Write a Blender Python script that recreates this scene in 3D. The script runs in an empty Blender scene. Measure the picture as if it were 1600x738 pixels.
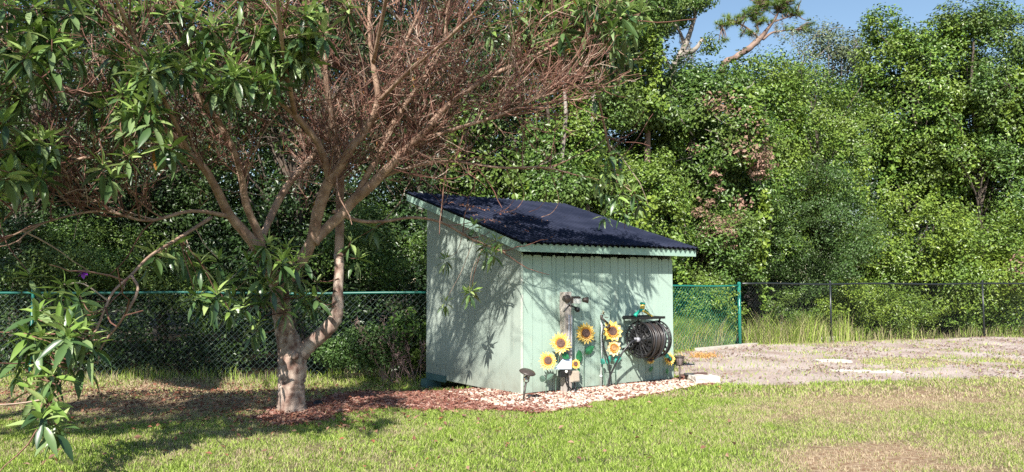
import bpy, math, random
import numpy as np
from mathutils import Vector
random.seed(7)
RNG = np.random.default_rng(11)
sc = bpy.context.scene
COL = sc.collection

# ------------------------------------------------------------------ camera, sky, sun, exposure
F = 1200.0; PITCH = math.atan(74 / 1200); EYE = 1.4
cam = bpy.data.cameras.new('camera'); cam.sensor_width = 36; cam.lens = 36 * F / 1600; cam.clip_end = 1500; cam.clip_start = .05
camo = bpy.data.objects.new('camera', cam); COL.objects.link(camo)
camo.location = (0, 0, EYE); camo.rotation_euler = (math.pi / 2 + PITCH, 0, 0)
sc.camera = camo
SUN = Vector((-.26, -1.2, 1.0)).normalized()
world = bpy.data.worlds.new('World'); sc.world = world; world.use_nodes = True
wn = world.node_tree
sky = wn.nodes.new('ShaderNodeTexSky'); sky.sky_type = 'NISHITA'; sky.sun_disc = False
sky.sun_elevation = math.asin(SUN.z); sky.sun_rotation = math.atan2(SUN.x, SUN.y)
sky.air_density = 1.3; sky.dust_density = .3; sky.ozone_density = 3.0
wn.links.new(sky.outputs[0], wn.nodes['Background'].inputs[0])
wn.nodes['Background'].inputs[1].default_value = .08
sl = bpy.data.lights.new('sun', 'SUN'); sl.energy = 5.0; sl.angle = math.radians(.5); sl.color = (1, .95, .86)
so = bpy.data.objects.new('sun', sl); COL.objects.link(so)
so.rotation_euler = SUN.to_track_quat('Z', 'Y').to_euler(); so.location = (-3, -12, 12)
sc.view_settings.view_transform = 'Standard'; sc.view_settings.look = 'None'
sc.view_settings.exposure = .92; sc.view_settings.gamma = 1
sc.render.engine = 'CYCLES'
sc.cycles.max_bounces = 6; sc.cycles.diffuse_bounces = 3; sc.cycles.transmission_bounces = 4
sc.cycles.glossy_bounces = 2; sc.cycles.transparent_max_bounces = 6
sc.cycles.use_denoising = False

# ------------------------------------------------------------------ camera geometry of the place
cp, sp_ = math.cos(PITCH), math.sin(PITCH)
def ray(px, py):
    a = (px - 800) / F; b = (369 - py) / F
    return np.array([a, cp - b * sp_, sp_ + b * cp])
def G(px, py, z=0.0):
    r = ray(px, py); return r * ((z - EYE) / r[2]) + np.array([0, 0, EYE])
def D(px, py, d):
    r = ray(px, py); return r * (d / r[1]) + np.array([0, 0, EYE])
def proj(P):
    P = np.asarray(P, float); x = P[..., 0]; y = P[..., 1]; z = P[..., 2] - EYE
    dep = y * cp + z * sp_; dep = np.where(np.abs(dep) < 1e-3, 1e-3, dep)
    return 800 + F * x / dep, 369 - F * (z * cp - y * sp_) / dep, dep

def sstep(a, b, x):
    t = np.clip((x - a) / (b - a), 0, 1); return t * t * (3 - 2 * t)
def gz(x, y):
    x = np.asarray(x, float); y = np.asarray(y, float)
    z = -.14 * sstep(9.3, 11.3, y) * sstep(.1, -1.2, x)
    z = z + .012 * np.sin(x * 1.7 + y * .6) * np.sin(y * 1.3 - x * .4) * sstep(2, 5, np.abs(x - 1.3) + np.abs(y - 10))
    return z

_t = {}
def vnoise(x, y, s, seed=0):
    if seed not in _t: _t[seed] = np.random.default_rng(seed + 100).random((256, 256))
    t = _t[seed]; x = np.asarray(x) / s + 50; y = np.asarray(y) / s + 50
    xi = np.floor(x).astype(int); yi = np.floor(y).astype(int); fx = x - xi; fy = y - yi
    fx = fx * fx * (3 - 2 * fx); fy = fy * fy * (3 - 2 * fy)
    g = lambda i, j: t[(xi + i) % 256, (yi + j) % 256]
    return (g(0, 0) * (1 - fx) + g(1, 0) * fx) * (1 - fy) + (g(0, 1) * (1 - fx) + g(1, 1) * fx) * fy

# ------------------------------------------------------------------ materials
def mat(name, base=(.5, .5, .5), rough=.6, metal=0, base2=None, nscale=8, detail=4, bump=0, bscale=40,
        island=None, transl=0, spec=.5, stretch=None, coat=0, attr=None, attr_col=None, trans=0, emis=None):
    m = bpy.data.materials.new(name); m.use_nodes = True; nt = m.node_tree; N = nt.nodes; L = nt.links
    b = N['Principled BSDF']; b.inputs['Roughness'].default_value = rough; b.inputs['Metallic'].default_value = metal
    b.inputs['Specular IOR Level'].default_value = spec; b.inputs['Coat Weight'].default_value = coat
    b.inputs['Transmission Weight'].default_value = trans
    if emis: b.inputs['Emission Color'].default_value = (*emis[:3], 1); b.inputs['Emission Strength'].default_value = emis[3]
    tc = N.new('ShaderNodeTexCoord'); co = tc.outputs['Object']
    if stretch:
        mp = N.new('ShaderNodeMapping'); mp.inputs['Scale'].default_value = stretch; L.new(co, mp.inputs[0]); co = mp.outputs[0]
    out = None
    if base2 is not None:
        nz = N.new('ShaderNodeTexNoise'); nz.inputs['Scale'].default_value = nscale; nz.inputs['Detail'].default_value = detail
        L.new(co, nz.inputs['Vector'])
        r = N.new('ShaderNodeValToRGB'); r.color_ramp.elements[0].position = .35; r.color_ramp.elements[1].position = .65
        r.color_ramp.elements[0].color = (*base, 1); r.color_ramp.elements[1].color = (*base2, 1)
        L.new(nz.outputs[0], r.inputs[0]); out = r.outputs[0]
    if island:
        g = N.new('ShaderNodeNewGeometry'); r = N.new('ShaderNodeValToRGB')
        el = r.color_ramp.elements
        while len(el) < len(island): el.new(.5)
        for i, (p, c) in enumerate(sorted(island)):
            el[i].position = p; el[i].color = (*c, 1)
        L.new(g.outputs['Random Per Island'], r.inputs[0])
        if out is None: out = r.outputs[0]
        else:
            mx = N.new('ShaderNodeMix'); mx.data_type = 'RGBA'; mx.inputs[0].default_value = .6
            L.new(out, mx.inputs[6]); L.new(r.outputs[0], mx.inputs[7]); out = mx.outputs[2]
    if attr:
        at = N.new('ShaderNodeAttribute'); at.attribute_name = attr
        mx = N.new('ShaderNodeMix'); mx.data_type = 'RGBA'; L.new(at.outputs['Fac'], mx.inputs[0])
        if out is not None: L.new(out, mx.inputs[6])
        else: mx.inputs[6].default_value = (*base, 1)
        mx.inputs[7].default_value = (*attr_col, 1); out = mx.outputs[2]
    if out is not None: L.new(out, b.inputs['Base Color'])
    else: b.inputs['Base Color'].default_value = (*base, 1)
    if bump:
        nz = N.new('ShaderNodeTexNoise'); nz.inputs['Scale'].default_value = bscale; nz.inputs['Detail'].default_value = 5
        L.new(co, nz.inputs['Vector']); bp = N.new('ShaderNodeBump'); bp.inputs['Strength'].default_value = bump
        bp.inputs['Distance'].default_value = .01; L.new(nz.outputs[0], bp.inputs['Height']); L.new(bp.outputs[0], b.inputs['Normal'])
    if transl:
        t = N.new('ShaderNodeBsdfTranslucent'); ms = N.new('ShaderNodeMixShader'); ms.inputs[0].default_value = transl
        if out is not None: L.new(out, t.inputs[0])
        else: t.inputs[0].default_value = (*base, 1)
        L.new(b.outputs[0], ms.inputs[1]); L.new(t.outputs[0], ms.inputs[2]); L.new(ms.outputs[0], N['Material Output'].inputs[0])
    return m

def leafmat(name, cols, hue2=None, rough=.5, transl=.25, nscale=.9, spec=.35):
    isl = [(i / max(1, len(cols) - 1), c) for i, c in enumerate(cols)]
    m = mat(name, cols[0], rough, island=isl, transl=transl, spec=spec)
    if hue2:
        nt = m.node_tree; N = nt.nodes; L = nt.links
        r = [n for n in N if n.type == 'VALTORGB'][0]
        tc = N.new('ShaderNodeTexCoord'); nz = N.new('ShaderNodeTexNoise'); nz.inputs['Scale'].default_value = nscale; nz.inputs['Detail'].default_value = 2
        L.new(tc.outputs['Object'], nz.inputs['Vector'])
        rr = N.new('ShaderNodeValToRGB'); rr.color_ramp.elements[0].position = .45; rr.color_ramp.elements[1].position = .62
        L.new(nz.outputs[0], rr.inputs[0])
        mx = N.new('ShaderNodeMix'); mx.data_type = 'RGBA'; L.new(rr.outputs[0], mx.inputs[0])
        L.new(r.outputs[0], mx.inputs[6])
        mm = N.new('ShaderNodeMix'); mm.data_type = 'RGBA'; mm.inputs[0].default_value = .6
        L.new(r.outputs[0], mm.inputs[6]); mm.inputs[7].default_value = (*hue2, 1)
        L.new(mm.outputs[2], mx.inputs[7])
        for n in N:
            if n.type == 'BSDF_PRINCIPLED': L.new(mx.outputs[2], n.inputs['Base Color'])
            if n.type == 'BSDF_TRANSLUCENT': L.new(mx.outputs[2], n.inputs[0])
    return m

M = {}
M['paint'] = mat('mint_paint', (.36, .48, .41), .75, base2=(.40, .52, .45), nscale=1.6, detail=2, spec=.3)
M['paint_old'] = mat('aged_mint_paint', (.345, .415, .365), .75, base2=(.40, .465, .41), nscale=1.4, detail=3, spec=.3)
def weather(m, zmax=.28, dirt=(.16, .13, .09)):
    nt = m.node_tree; N = nt.nodes; L = nt.links; b = N['Principled BSDF']; src = b.inputs['Base Color'].links[0].from_socket
    tc = N.new('ShaderNodeTexCoord'); sx = N.new('ShaderNodeSeparateXYZ'); L.new(tc.outputs['Object'], sx.inputs[0])
    nz = N.new('ShaderNodeTexNoise'); nz.inputs['Scale'].default_value = 9; nz.inputs['Detail'].default_value = 6; L.new(tc.outputs['Object'], nz.inputs['Vector'])
    a = N.new('ShaderNodeMapRange'); a.inputs[1].default_value = zmax; a.inputs[2].default_value = -.02; a.inputs[3].default_value = 0; a.inputs[4].default_value = .85; L.new(sx.outputs[2], a.inputs[0])
    mu_ = N.new('ShaderNodeMath'); mu_.operation = 'MULTIPLY'; L.new(a.outputs[0], mu_.inputs[0]); L.new(nz.outputs[0], mu_.inputs[1])
    mx = N.new('ShaderNodeMix'); mx.data_type = 'RGBA'; L.new(mu_.outputs[0], mx.inputs[0]); L.new(src, mx.inputs[6]); mx.inputs[7].default_value = (*dirt, 1)
    # scuffs, chips and water marks
    mp = N.new('ShaderNodeMapping'); mp.inputs['Scale'].default_value = (1, 1, .22); L.new(tc.outputs['Object'], mp.inputs[0])
    n2 = N.new('ShaderNodeTexNoise'); n2.inputs['Scale'].default_value = 11; n2.inputs['Detail'].default_value = 5; L.new(mp.outputs[0], n2.inputs['Vector'])
    r2 = N.new('ShaderNodeValToRGB'); r2.color_ramp.elements[0].position = .62; r2.color_ramp.elements[1].position = .74; r2.color_ramp.elements[1].color = (.35, .35, .35, 1); L.new(n2.outputs[0], r2.inputs[0])
    m2 = N.new('ShaderNodeMix'); m2.data_type = 'RGBA'; L.new(r2.outputs[0], m2.inputs[0]); L.new(mx.outputs[2], m2.inputs[6]); m2.inputs[7].default_value = (.5, .5, .42, 1)
    n3 = N.new('ShaderNodeTexNoise'); n3.inputs['Scale'].default_value = 17; n3.inputs['Detail'].default_value = 2; L.new(tc.outputs['Object'], n3.inputs['Vector'])
    r3 = N.new('ShaderNodeValToRGB'); r3.color_ramp.elements[0].position = .735; r3.color_ramp.elements[1].position = .76; L.new(n3.outputs[0], r3.inputs[0])
    m3 = N.new('ShaderNodeMix'); m3.data_type = 'RGBA'; L.new(r3.outputs[0], m3.inputs[0]); L.new(m2.outputs[2], m3.inputs[6]); m3.inputs[7].default_value = (.10, .13, .10, 1)
    L.new(m3.outputs[2], b.inputs['Base Color'])
weather(M['paint'], .4); weather(M['paint_old'], .5)
M['trim'] = mat('mint_trim', (.30, .45, .37), .5, base2=(.34, .48, .40), nscale=6)
M['primer'] = mat('bare_corner', (.60, .62, .55), .7, base2=(.4, .5, .42), nscale=10)
M['roof'] = mat('navy_roofing', (.020, .025, .046), .6, base2=(.036, .042, .072), nscale=2.5, spec=.03, attr='valley_shade', attr_col=(.002, .002, .003))  # near-black valley tone paints shade between the ribs
M['dark'] = mat('dark_gap', (.02, .02, .018), .9)
M['skid'] = mat('blue_green_block', (.06, .13, .13), .8, base2=(.09, .17, .16))
M['wood'] = mat('weathered_wood', (.34, .29, .26), .85, base2=(.5, .45, .41), nscale=10, stretch=(3, 3, .4), bump=.5, bscale=60)
M['bronze'] = mat('bronze_plastic', (.05, .038, .034), .45, base2=(.075, .058, .05), nscale=20)
M['lens'] = mat('frosted_lens', (.85, .85, .8), .3)
M['black'] = mat('black_plastic', (.014, .014, .016), .4)
M['hose'] = mat('black_hose', (.03, .03, .034), .35, spec=.6)
M['hose2'] = mat('dark_hose', (.045, .036, .034), .35)
M['greyhub'] = mat('grey_plastic', (.3, .3, .34), .5)
M['pvc'] = mat('pvc_pipe', (.5, .55, .52), .5, base2=(.6, .63, .6))
M['conduit'] = mat('grey_conduit', (.33, .34, .37), .5)
M['cover'] = mat('pale_blue_cover', (.55, .63, .75), .4)
M['beige'] = mat('beige_plastic', (.50, .43, .34), .55, base2=(.42, .36, .3), nscale=12)
M['brass'] = mat('brass', (.25, .2, .12), .4, metal=.8)
M['yellow'] = mat('petal_yellow', (.80, .52, .07), .4, base2=(.86, .66, .22), nscale=14)
M['yellow2'] = mat('petal_pale', (.85, .62, .25), .4, base2=(.88, .76, .5), nscale=14)
M['gold'] = mat('petal_gold', (.62, .27, .04), .45)
M['seed'] = mat('seed_brown', (.09, .045, .035), .8, bump=.8, bscale=150, base2=(.16, .09, .07), nscale=60)
M['seedp'] = mat('seed_tan', (.5, .28, .12), .8, bump=.8, bscale=150)
M['metalleaf'] = mat('painted_leaf', (.02, .13, .05), .35, base2=(.03, .22, .09), nscale=20)
M['tealleaf'] = mat('teal_leaf', (.06, .36, .27), .35, base2=(.09, .45, .36), nscale=20)
M['stem'] = mat('stem_metal', (.12, .2, .15), .5)
M['teal'] = mat('teal_plastic', (.02, .34, .24), .35)
M['yplastic'] = mat('yellow_plastic', (.8, .58, .12), .35)
M['greenfence'] = mat('green_vinyl', (.012, .17, .13), .35, spec=.6)
M['greenwire'] = mat('green_vinyl_wire', (.03, .24, .18), .35, spec=.7)
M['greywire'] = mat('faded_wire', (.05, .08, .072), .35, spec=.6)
M['shaderail'] = mat('shaded_green_vinyl', (.010, .11, .085), .4, spec=.5)  # darker copy of the green vinyl, shade put into the left rail's colour
M['blackfence'] = mat('black_vinyl', (.015, .02, .022), .35, spec=.6)
M['clear'] = mat('clear_plastic', (.75, .78, .76), .1, trans=.9)
M['concrete'] = mat('concrete', (.42, .38, .33), .9, base2=(.56, .52, .46), nscale=9, bump=.5, bscale=60)
M['palestone'] = mat('pale_stone', (.46, .41, .36), .9, base2=(.66, .62, .56), nscale=9, bump=.5, bscale=50)
M['bark'] = mat('pale_peeling_bark', (.15, .08, .06), .9, base2=(.50, .39, .32), nscale=13, detail=10, stretch=(1, 1, .6), bump=1.0, bscale=34)
M['limb'] = mat('tan_limb_bark', (.22, .13, .09), .85, base2=(.44, .30, .22), nscale=9, detail=6, bump=.6, bscale=45)
M['twig'] = mat('red_brown_twig', (.15, .075, .055), .8, island=[(0, (.08, .032, .024)), (.5, (.19, .085, .06)), (.82, (.31, .18, .13)), (1, (.46, .37, .30))])
M['gtrunk'] = mat('grey_trunk', (.16, .13, .11), .95, base2=(.34, .30, .26), nscale=5, stretch=(1, 1, .3), bump=1, bscale=20)
M['pinebark'] = mat('pine_bark', (.13, .08, .06), .95, base2=(.30, .21, .17), nscale=4, stretch=(1, 1, .4), bump=1, bscale=20)
M['darkbark'] = mat('dark_trunk', (.05, .038, .03), .95, base2=(.12, .095, .075), nscale=5, stretch=(1, 1, .3), bump=1, bscale=20)  # bark darkened, the woods' shade is put into its colour
M['moss'] = leafmat('hanging_moss', [(.16, .15, .13), (.25, .24, .21)], transl=.2)
M['tleaf'] = leafmat('broad_leaf', [(.025, .06, .022), (.06, .12, .04), (.12, .20, .065), (.24, .32, .14)], rough=.36, transl=.15, spec=.6)
M['tleafy'] = leafmat('young_leaf', [(.18, .30, .06), (.28, .42, .10), (.44, .54, .22)], rough=.38, transl=.3, spec=.5)
M['tleafd'] = leafmat('dying_leaf', [(.3, .12, .03), (.4, .22, .05)], rough=.5)
M['flower'] = mat('purple_petal', (.22, .02, .35), .5)
M['litter'] = leafmat('fallen_leaf', [(.12, .06, .04), (.22, .11, .07), (.34, .22, .15), (.26, .09, .05), (.14, .08, .06)], rough=.8, transl=.05)
M['mulch'] = mat('red_mulch', island=[(0, (.09, .03, .022)), (.45, (.22, .08, .055)), (.8, (.32, .16, .12)), (1, (.48, .33, .27))], rough=.9)
M['gravel'] = mat('cream_pebble', island=[(0, (.24, .15, .11)), (.35, (.44, .33, .26)), (1, (.68, .59, .51))], rough=.8, base=(.6, .5, .4), base2=(.7, .62, .52), nscale=30)

# ------------------------------------------------------------------ mesh building
class MB:
    def __init__(s): s.v = []; s.f = {}; s.n = 0; s.at = []
    def add(s, v, *faces, at=None):
        v = np.asarray(v, np.float64).reshape(-1, 3)
        for fc in faces:
            fc = np.asarray(fc, np.int64)
            if fc.size == 0: continue
            s.f.setdefault(fc.shape[1], []).append(fc + s.n)
        s.v.append(v); s.n += len(v)
        s.at.append(np.zeros(len(v)) if at is None else np.asarray(at, float))
        return s
    def mesh(s, name, m, smooth=False, attr=None):
        me = bpy.data.meshes.new(name)
        V = np.concatenate(s.v); me.vertices.add(len(V)); me.vertices.foreach_set('co', V.ravel().astype(np.float32))
        li = []; st = []; k = 0
        for n, fl in s.f.items():
            a = np.concatenate(fl); li.append(a.ravel()); st.append(k + np.arange(len(a)) * n); k += a.size
        li = np.concatenate(li); st = np.concatenate(st)
        me.loops.add(len(li)); me.loops.foreach_set('vertex_index', li.astype(np.int32))
        me.polygons.add(len(st)); me.polygons.foreach_set('loop_start', st.astype(np.int32))
        me.polygons.foreach_set('use_smooth', np.full(len(st), bool(smooth)))
        if attr:
            a = me.attributes.new(attr, 'FLOAT', 'POINT'); a.data.foreach_set('value', np.concatenate(s.at).astype(np.float32))
        me.update(calc_edges=True); me.validate()
        me.materials.append(m); return me
    def build(s, name, m, parent=None, smooth=False, attr=None):
        o = bpy.data.objects.new(name, s.mesh(name, m, smooth, attr)); COL.objects.link(o)
        if parent is not None:
            o.parent = parent; bpy.context.view_layer.update() if False else None
            o.matrix_parent_inverse = inv(parent)
        return o
def inv(p):
    from mathutils import Matrix
    Mx = Matrix.Translation(p.location) @ p.rotation_euler.to_matrix().to_4x4()
    q = p
    if p.parent: Mx = Matrix()if p.type == 'MESH' else Mx
    return Mx.inverted()
def tag(o, label=None, cat=None, group=None, kind=None):
    if label: o['label'] = label
    if cat: o['category'] = cat
    if group: o['group'] = group
    if kind: o['kind'] = kind
    return o
def thing(name, loc, label, cat, group=None):
    o = bpy.data.objects.new(name, None); COL.objects.link(o); o.location = tuple(float(c) for c in loc); o.empty_display_size = .2
    return tag(o, label, cat, group)

BOXF = np.array([[0, 1, 3, 2], [4, 6, 7, 5], [0, 4, 5, 1], [2, 3, 7, 6], [0, 2, 6, 4], [1, 5, 7, 3]])
def box(mb, c, size, ax=None, taper=None):
    ax = np.eye(3) if ax is None else np.asarray(ax, float)
    v = []
    for i in (-1, 1):
        for j in (-1, 1):
            for k in (-1, 1):
                t = 1 if taper is None or k < 0 else taper
                v.append(np.asarray(c) + ax[0] * i * size[0] / 2 * t + ax[1] * j * size[1] / 2 * t + ax[2] * k * size[2] / 2)
    mb.add(v, BOXF[:, ::-1]); return mb
def nrm(v): v = np.asarray(v, float); return v / (np.linalg.norm(v) + 1e-12)
def tube(mb, pts, rad, sides=6, caps=True, rough=0, rr=None):
    P = np.asarray(pts, float); n = len(P)
    R = np.full(n, rad, float) if np.isscalar(rad) else np.asarray(rad, float)
    T = np.gradient(P, axis=0); T /= (np.linalg.norm(T, axis=1, keepdims=True) + 1e-9)
    a = np.array([0, 0, 1.]) if abs(T[0][2]) < .9 else np.array([1., 0, 0])
    X = nrm(np.cross(a, T[0])); ang = np.arange(sides) * 2 * math.pi / sides
    V = np.empty((n, sides, 3)); ca = np.cos(ang)[:, None]; sa = np.sin(ang)[:, None]
    for i in range(n):
        X = X - T[i] * X.dot(T[i]); X = X / (np.linalg.norm(X) + 1e-9); Y = np.cross(T[i], X)
        r = R[i]
        if rough: r = R[i] * (1 + rough * (rr.random((sides, 1)) - .5))
        V[i] = P[i] + r * (X * ca + Y * sa)
    i = np.arange(n - 1)[:, None] * sides; j = np.arange(sides)[None]; j2 = (j + 1) % sides
    fq = np.stack([i + j, i + j2, i + sides + j2, i + sides + j], -1).reshape(-1, 4)
    if caps and sides > 2:
        c = np.array([np.arange(sides)[::-1], (n - 1) * sides + np.arange(sides)])
        mb.add(V.reshape(-1, 3), fq, c)
    else: mb.add(V.reshape(-1, 3), fq)
    return mb
def cyl(mb, a, b, r, sides=16, r2=None): return tube(mb, [a, b], [r, r if r2 is None else r2], sides)
def lathe(mb, c, prof, axis=(0, 0, 1), sides=20):
    ax = nrm(axis); h = np.array([1., 0, 0]) if abs(ax[0]) < .8 else np.array([0, 1., 0])
    X = nrm(np.cross(h, ax)); Y = np.cross(ax, X); ang = np.arange(sides) * 2 * math.pi / sides
    V = np.array([[np.asarray(c) + ax * z + max(r, 1e-4) * (X * math.cos(t) + Y * math.sin(t)) for t in ang] for r, z in prof]).reshape(-1, 3)
    n = len(prof); i = np.arange(n - 1)[:, None] * sides; j = np.arange(sides)[None]; j2 = (j + 1) % sides
    fq = np.stack([i + j, i + j2, i + sides + j2, i + sides + j], -1).reshape(-1, 4)
    mb.add(V, fq, np.array([np.arange(sides)[::-1], (n - 1) * sides + np.arange(sides)])); return mb
def spline(pts, k=6):
    P = np.asarray(pts, float)
    if len(P) < 3:
        t = np.linspace(0, 1, k + 1)[:, None]; return P[0] * (1 - t) + P[-1] * t
    Q = np.vstack([2 * P[0] - P[1], P, 2 * P[-1] - P[-2]]); out = []
    for i in range(1, len(Q) - 2):
        for s in range(k):
            t = s / k; a, b, c, d = Q[i - 1:i + 3]
            out.append(.5 * (2 * b + (c - a) * t + (2 * a - 5 * b + 4 * c - d) * t * t + (3 * b - a - 3 * c + d) * t ** 3))
    out.append(P[-1]); return np.array(out)

# ------------------------------------------------------------------ ground
def inpoly(px, py, poly):
    ins = np.zeros(px.shape, bool); n = len(poly)
    for i in range(n):
        x1, y1 = poly[i]; x2, y2 = poly[(i + 1) % n]
        c = ((y1 > py) != (y2 > py)) & (px < (x2 - x1) * (py - y1) / ((y2 - y1) + 1e-12) + x1); ins ^= c
    return ins
Gp = lambda pts: [tuple(G(*q)[:2]) for q in pts]
BED = Gp([(395, 652), (425, 668), (470, 662), (520, 650), (600, 640), (690, 642), (770, 648), (850, 645), (930, 634), (1010, 620), (1070, 610), (1125, 604), (1120, 590), (1060, 590), (1052, 594), (815, 615), (668, 597), (560, 602), (530, 612), (500, 626), (450, 634), (410, 640)])
STONE = Gp([(700, 610), (730, 628), (800, 640), (860, 644), (930, 632), (1010, 619), (1065, 610), (1098, 605), (1098, 594), (1052, 596), (815, 621), (760, 606)])
DIRT = Gp([(1062, 552), (1056, 592), (1100, 601), (1165, 603), (1240, 601), (1330, 596), (1450, 594), (1700, 590), (1800, 560), (1800, 527), (1500, 527), (1330, 531), (1160, 540)])
def jit(x, y, a=.25, s=.35): return x + (vnoise(x, y, s, 1) - .5) * a + (vnoise(x, y, s / 4, 5) - .5) * a * .5, y + (vnoise(x, y, s, 2) - .5) * a + (vnoise(x, y, s / 4, 6) - .5) * a * .5
fA = np.array([-1.45, 11.96]); fB = np.array([5.10, 17.29]); fC = np.array([16., 21.6]); fL = np.array([-16., 12.2])
def behind_fence(x, y):
    yl = np.where(x < fA[0], 12.1, np.where(x < fB[0], fA[1] + (x - fA[0]) * (fB[1] - fA[1]) / (fB[0] - fA[0]), fB[1] + (x - fB[0]) * .395))
    return y - yl
def dryness(x, y):
    px, py, _ = proj(np.stack([x, y, x * 0], -1))
    g = lambda cx, cy, sx, sy: np.exp(-((px - cx) / sx) ** 2 - ((py - cy) / sy) ** 2)
    d = .16 + .34 * (vnoise(x, y, .9, 3) - .5) + .5 * (vnoise(x, y, .28, 4) - .5)
    d += 1.1 * g(1340, 722, 130, 28) + .5 * g(1230, 645, 200, 22) + .2 * sstep(1100, 1400, px) + .4 * g(1450, 620, 220, 18)
    d += .45 * sstep(600, 300, px) * sstep(680, 630, py) - .3 * g(900, 690, 260, 60) - .25 * g(1050, 640, 120, 30) + .25 * g(1010, 620, 500, 6)
    d += .35 * g(250, 620, 260, 25) + .2 * g(420, 660, 90, 30)
    return np.clip(d, 0, 1)
xs = np.concatenate([[-300, -150, -80, -45, -30, -22], np.arange(-16, 18, .11), [22, 30, 45, 80, 150, 300]])
ys = np.concatenate([[-300, -120, -40, -15, -5, 0], np.arange(2.5, 24, .11), [28, 34, 45, 70, 130, 300, 600]])
GX, GY = np.meshgrid(xs, ys); gx = GX.ravel(); gy = GY.ravel()
jx, jy = jit(gx, gy)
bedm = inpoly(jx, jy, BED).astype(float); dirtm = inpoly(jx, jy, DIRT).astype(float)
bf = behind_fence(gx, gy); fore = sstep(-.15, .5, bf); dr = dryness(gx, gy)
zz = gz(gx, gy) + .012 * (vnoise(gx, gy, .3, 9) - .5)
zz = np.where(np.abs(gx) > 18, 0, zz)
mb = MB(); nx = len(xs); ii = np.arange(len(ys) - 1)[:, None] * nx + np.arange(nx - 1)[None]
mb.add(np.stack([gx, gy, zz], -1), np.stack([ii, ii + 1, ii + nx + 1, ii + nx], -1).reshape(-1, 4))
gm = bpy.data.materials.new('yard_soil'); gm.use_nodes = True
def ground_mat(m):
    nt = m.node_tree; N = nt.nodes; L = nt.links; b = N['Principled BSDF']; b.inputs['Roughness'].default_value = .95; b.inputs['Specular IOR Level'].default_value = .15
    tc = N.new('ShaderNodeTexCoord')
    def ramp(scale, c1, c2, det=6, lo=.38, hi=.62, st=None):
        nz = N.new('ShaderNodeTexNoise'); nz.inputs['Scale'].default_value = scale; nz.inputs['Detail'].default_value = det
        v = tc.outputs['Object']
        if st:
            mp = N.new('ShaderNodeMapping'); mp.inputs['Scale'].default_value = st; L.new(v, mp.inputs[0]); v = mp.outputs[0]
        L.new(v, nz.inputs['Vector']); r = N.new('ShaderNodeValToRGB')
        r.color_ramp.elements[0].position = lo; r.color_ramp.elements[1].position = hi
        r.color_ramp.elements[0].color = (*c1, 1); r.color_ramp.elements[1].color = (*c2, 1); L.new(nz.outputs[0], r.inputs[0]); return r.outputs[0]
    def mix(f, a, c):
        mx = N.new('ShaderNodeMix'); mx.data_type = 'RGBA'; L.new(f, mx.inputs[0]); L.new(a, mx.inputs[6]); L.new(c, mx.inputs[7]); return mx.outputs[2]
    def at(n):
        a = N.new('ShaderNodeAttribute'); a.attribute_name = n; return a.outputs['Fac']
    turf = ramp(14, (.05, .065, .022), (.13, .14, .055)); dry = ramp(16, (.22, .13, .08), (.36, .27, .18))
    c = mix(at('dry'), turf, dry)
    sand = mix(ramp(1.1, (0, 0, 0), (1, 1, 1), 10, .36, .66, (1, .8, 1)), ramp(40, (.42, .34, .30), (.60, .53, .49)), ramp(26, (.24, .165, .14), (.45, .36, .31)))
    c = mix(at('dirt'), c, sand)
    c = mix(at('bed'), c, ramp(35, (.08, .03, .022), (.26, .10, .07)))
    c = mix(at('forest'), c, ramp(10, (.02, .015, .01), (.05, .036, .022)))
    L.new(c, b.inputs['Base Color'])
    nz = N.new('ShaderNodeTexNoise'); nz.inputs['Scale'].default_value = 25; nz.inputs['Detail'].default_value = 6; L.new(tc.outputs['Object'], nz.inputs['Vector'])
    bp = N.new('ShaderNodeBump'); bp.inputs['Strength'].default_value = .7; bp.inputs['Distance'].default_value = .03
    L.new(nz.outputs[0], bp.inputs['Height']); L.new(bp.outputs[0], b.inputs['Normal'])
ground_mat(gm)
go = mb.build('ground', gm, smooth=True); tag(go, kind='structure')
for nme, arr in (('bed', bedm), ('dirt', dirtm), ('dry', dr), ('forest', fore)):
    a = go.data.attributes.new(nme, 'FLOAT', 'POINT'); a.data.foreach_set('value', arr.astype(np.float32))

# ------------------------------------------------------------------ shed
A = np.array([.108, 9.636, 0.]); U = np.array([.8139, .5810, 0]); Vv = np.array([-.5810, .8139, 0]); Z = np.array([0, 0, 1.])
WL = 2.75; SL = 2.40; OF = .20; OS = .15; OR = .27
def W(a, h, o=0): return A + U * a - Vv * o + Z * h
def WP(px, py, o=0):                         # where the sight line meets the plane o metres in front of the front wall
    r = ray(px, py); P0 = A - Vv * o; n = -Vv; e = np.array([0, 0, EYE]); t = (P0 - e).dot(n) / r.dot(n); return e + r * t
shed = thing('garden_shed', A + U * 1.3 + Vv * 1.2, 'mint green wooden shed with dark corrugated lean-to roof', 'shed')
slope = .88 / 2.96
def roof_z(s): return 1.905 + slope * (s + OF)          # underside of roofing at distance s behind the front wall
rg = random.Random(3)
def picket(mb, a0, a1, z0, z1, th=.018):
    w = a1 - a0; e = .03; g = .0035
    pr = [(a0 + g, z0), (a1 - g, z0), (a1 - g, z1 - e), (a1 - e * .8, z1 - .006), (a0 + e * .8, z1 - .006), (a0 + g, z1 - e)]
    fr = [W(a, h, 0) for a, h in pr]; bk = [W(a, h, -th) for a, h in pr]; n = 6
    mb.add(fr + bk, [list(range(6))], [list(range(11, 5, -1))], [[i, i + n, (i + 1) % n + n, (i + 1) % n] for i in range(n)])
mb = MB(); a = .035
wid = [.155, .15, .16, .07, .145, .15, .14, .15, .075, .14, .15, .145, .14, .08, .15, .14, .145, .14, .07, .14, .15]
zb = .035
for w in wid:
    if a >= WL - .02: break
    a1 = min(a + w, WL); 
    if WL - a1 < .05: a1 = WL
    picket(mb, a, a1, zb + rg.uniform(-.004, .004), 1.765 + rg.uniform(-.012, .01)); a = a1
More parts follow.
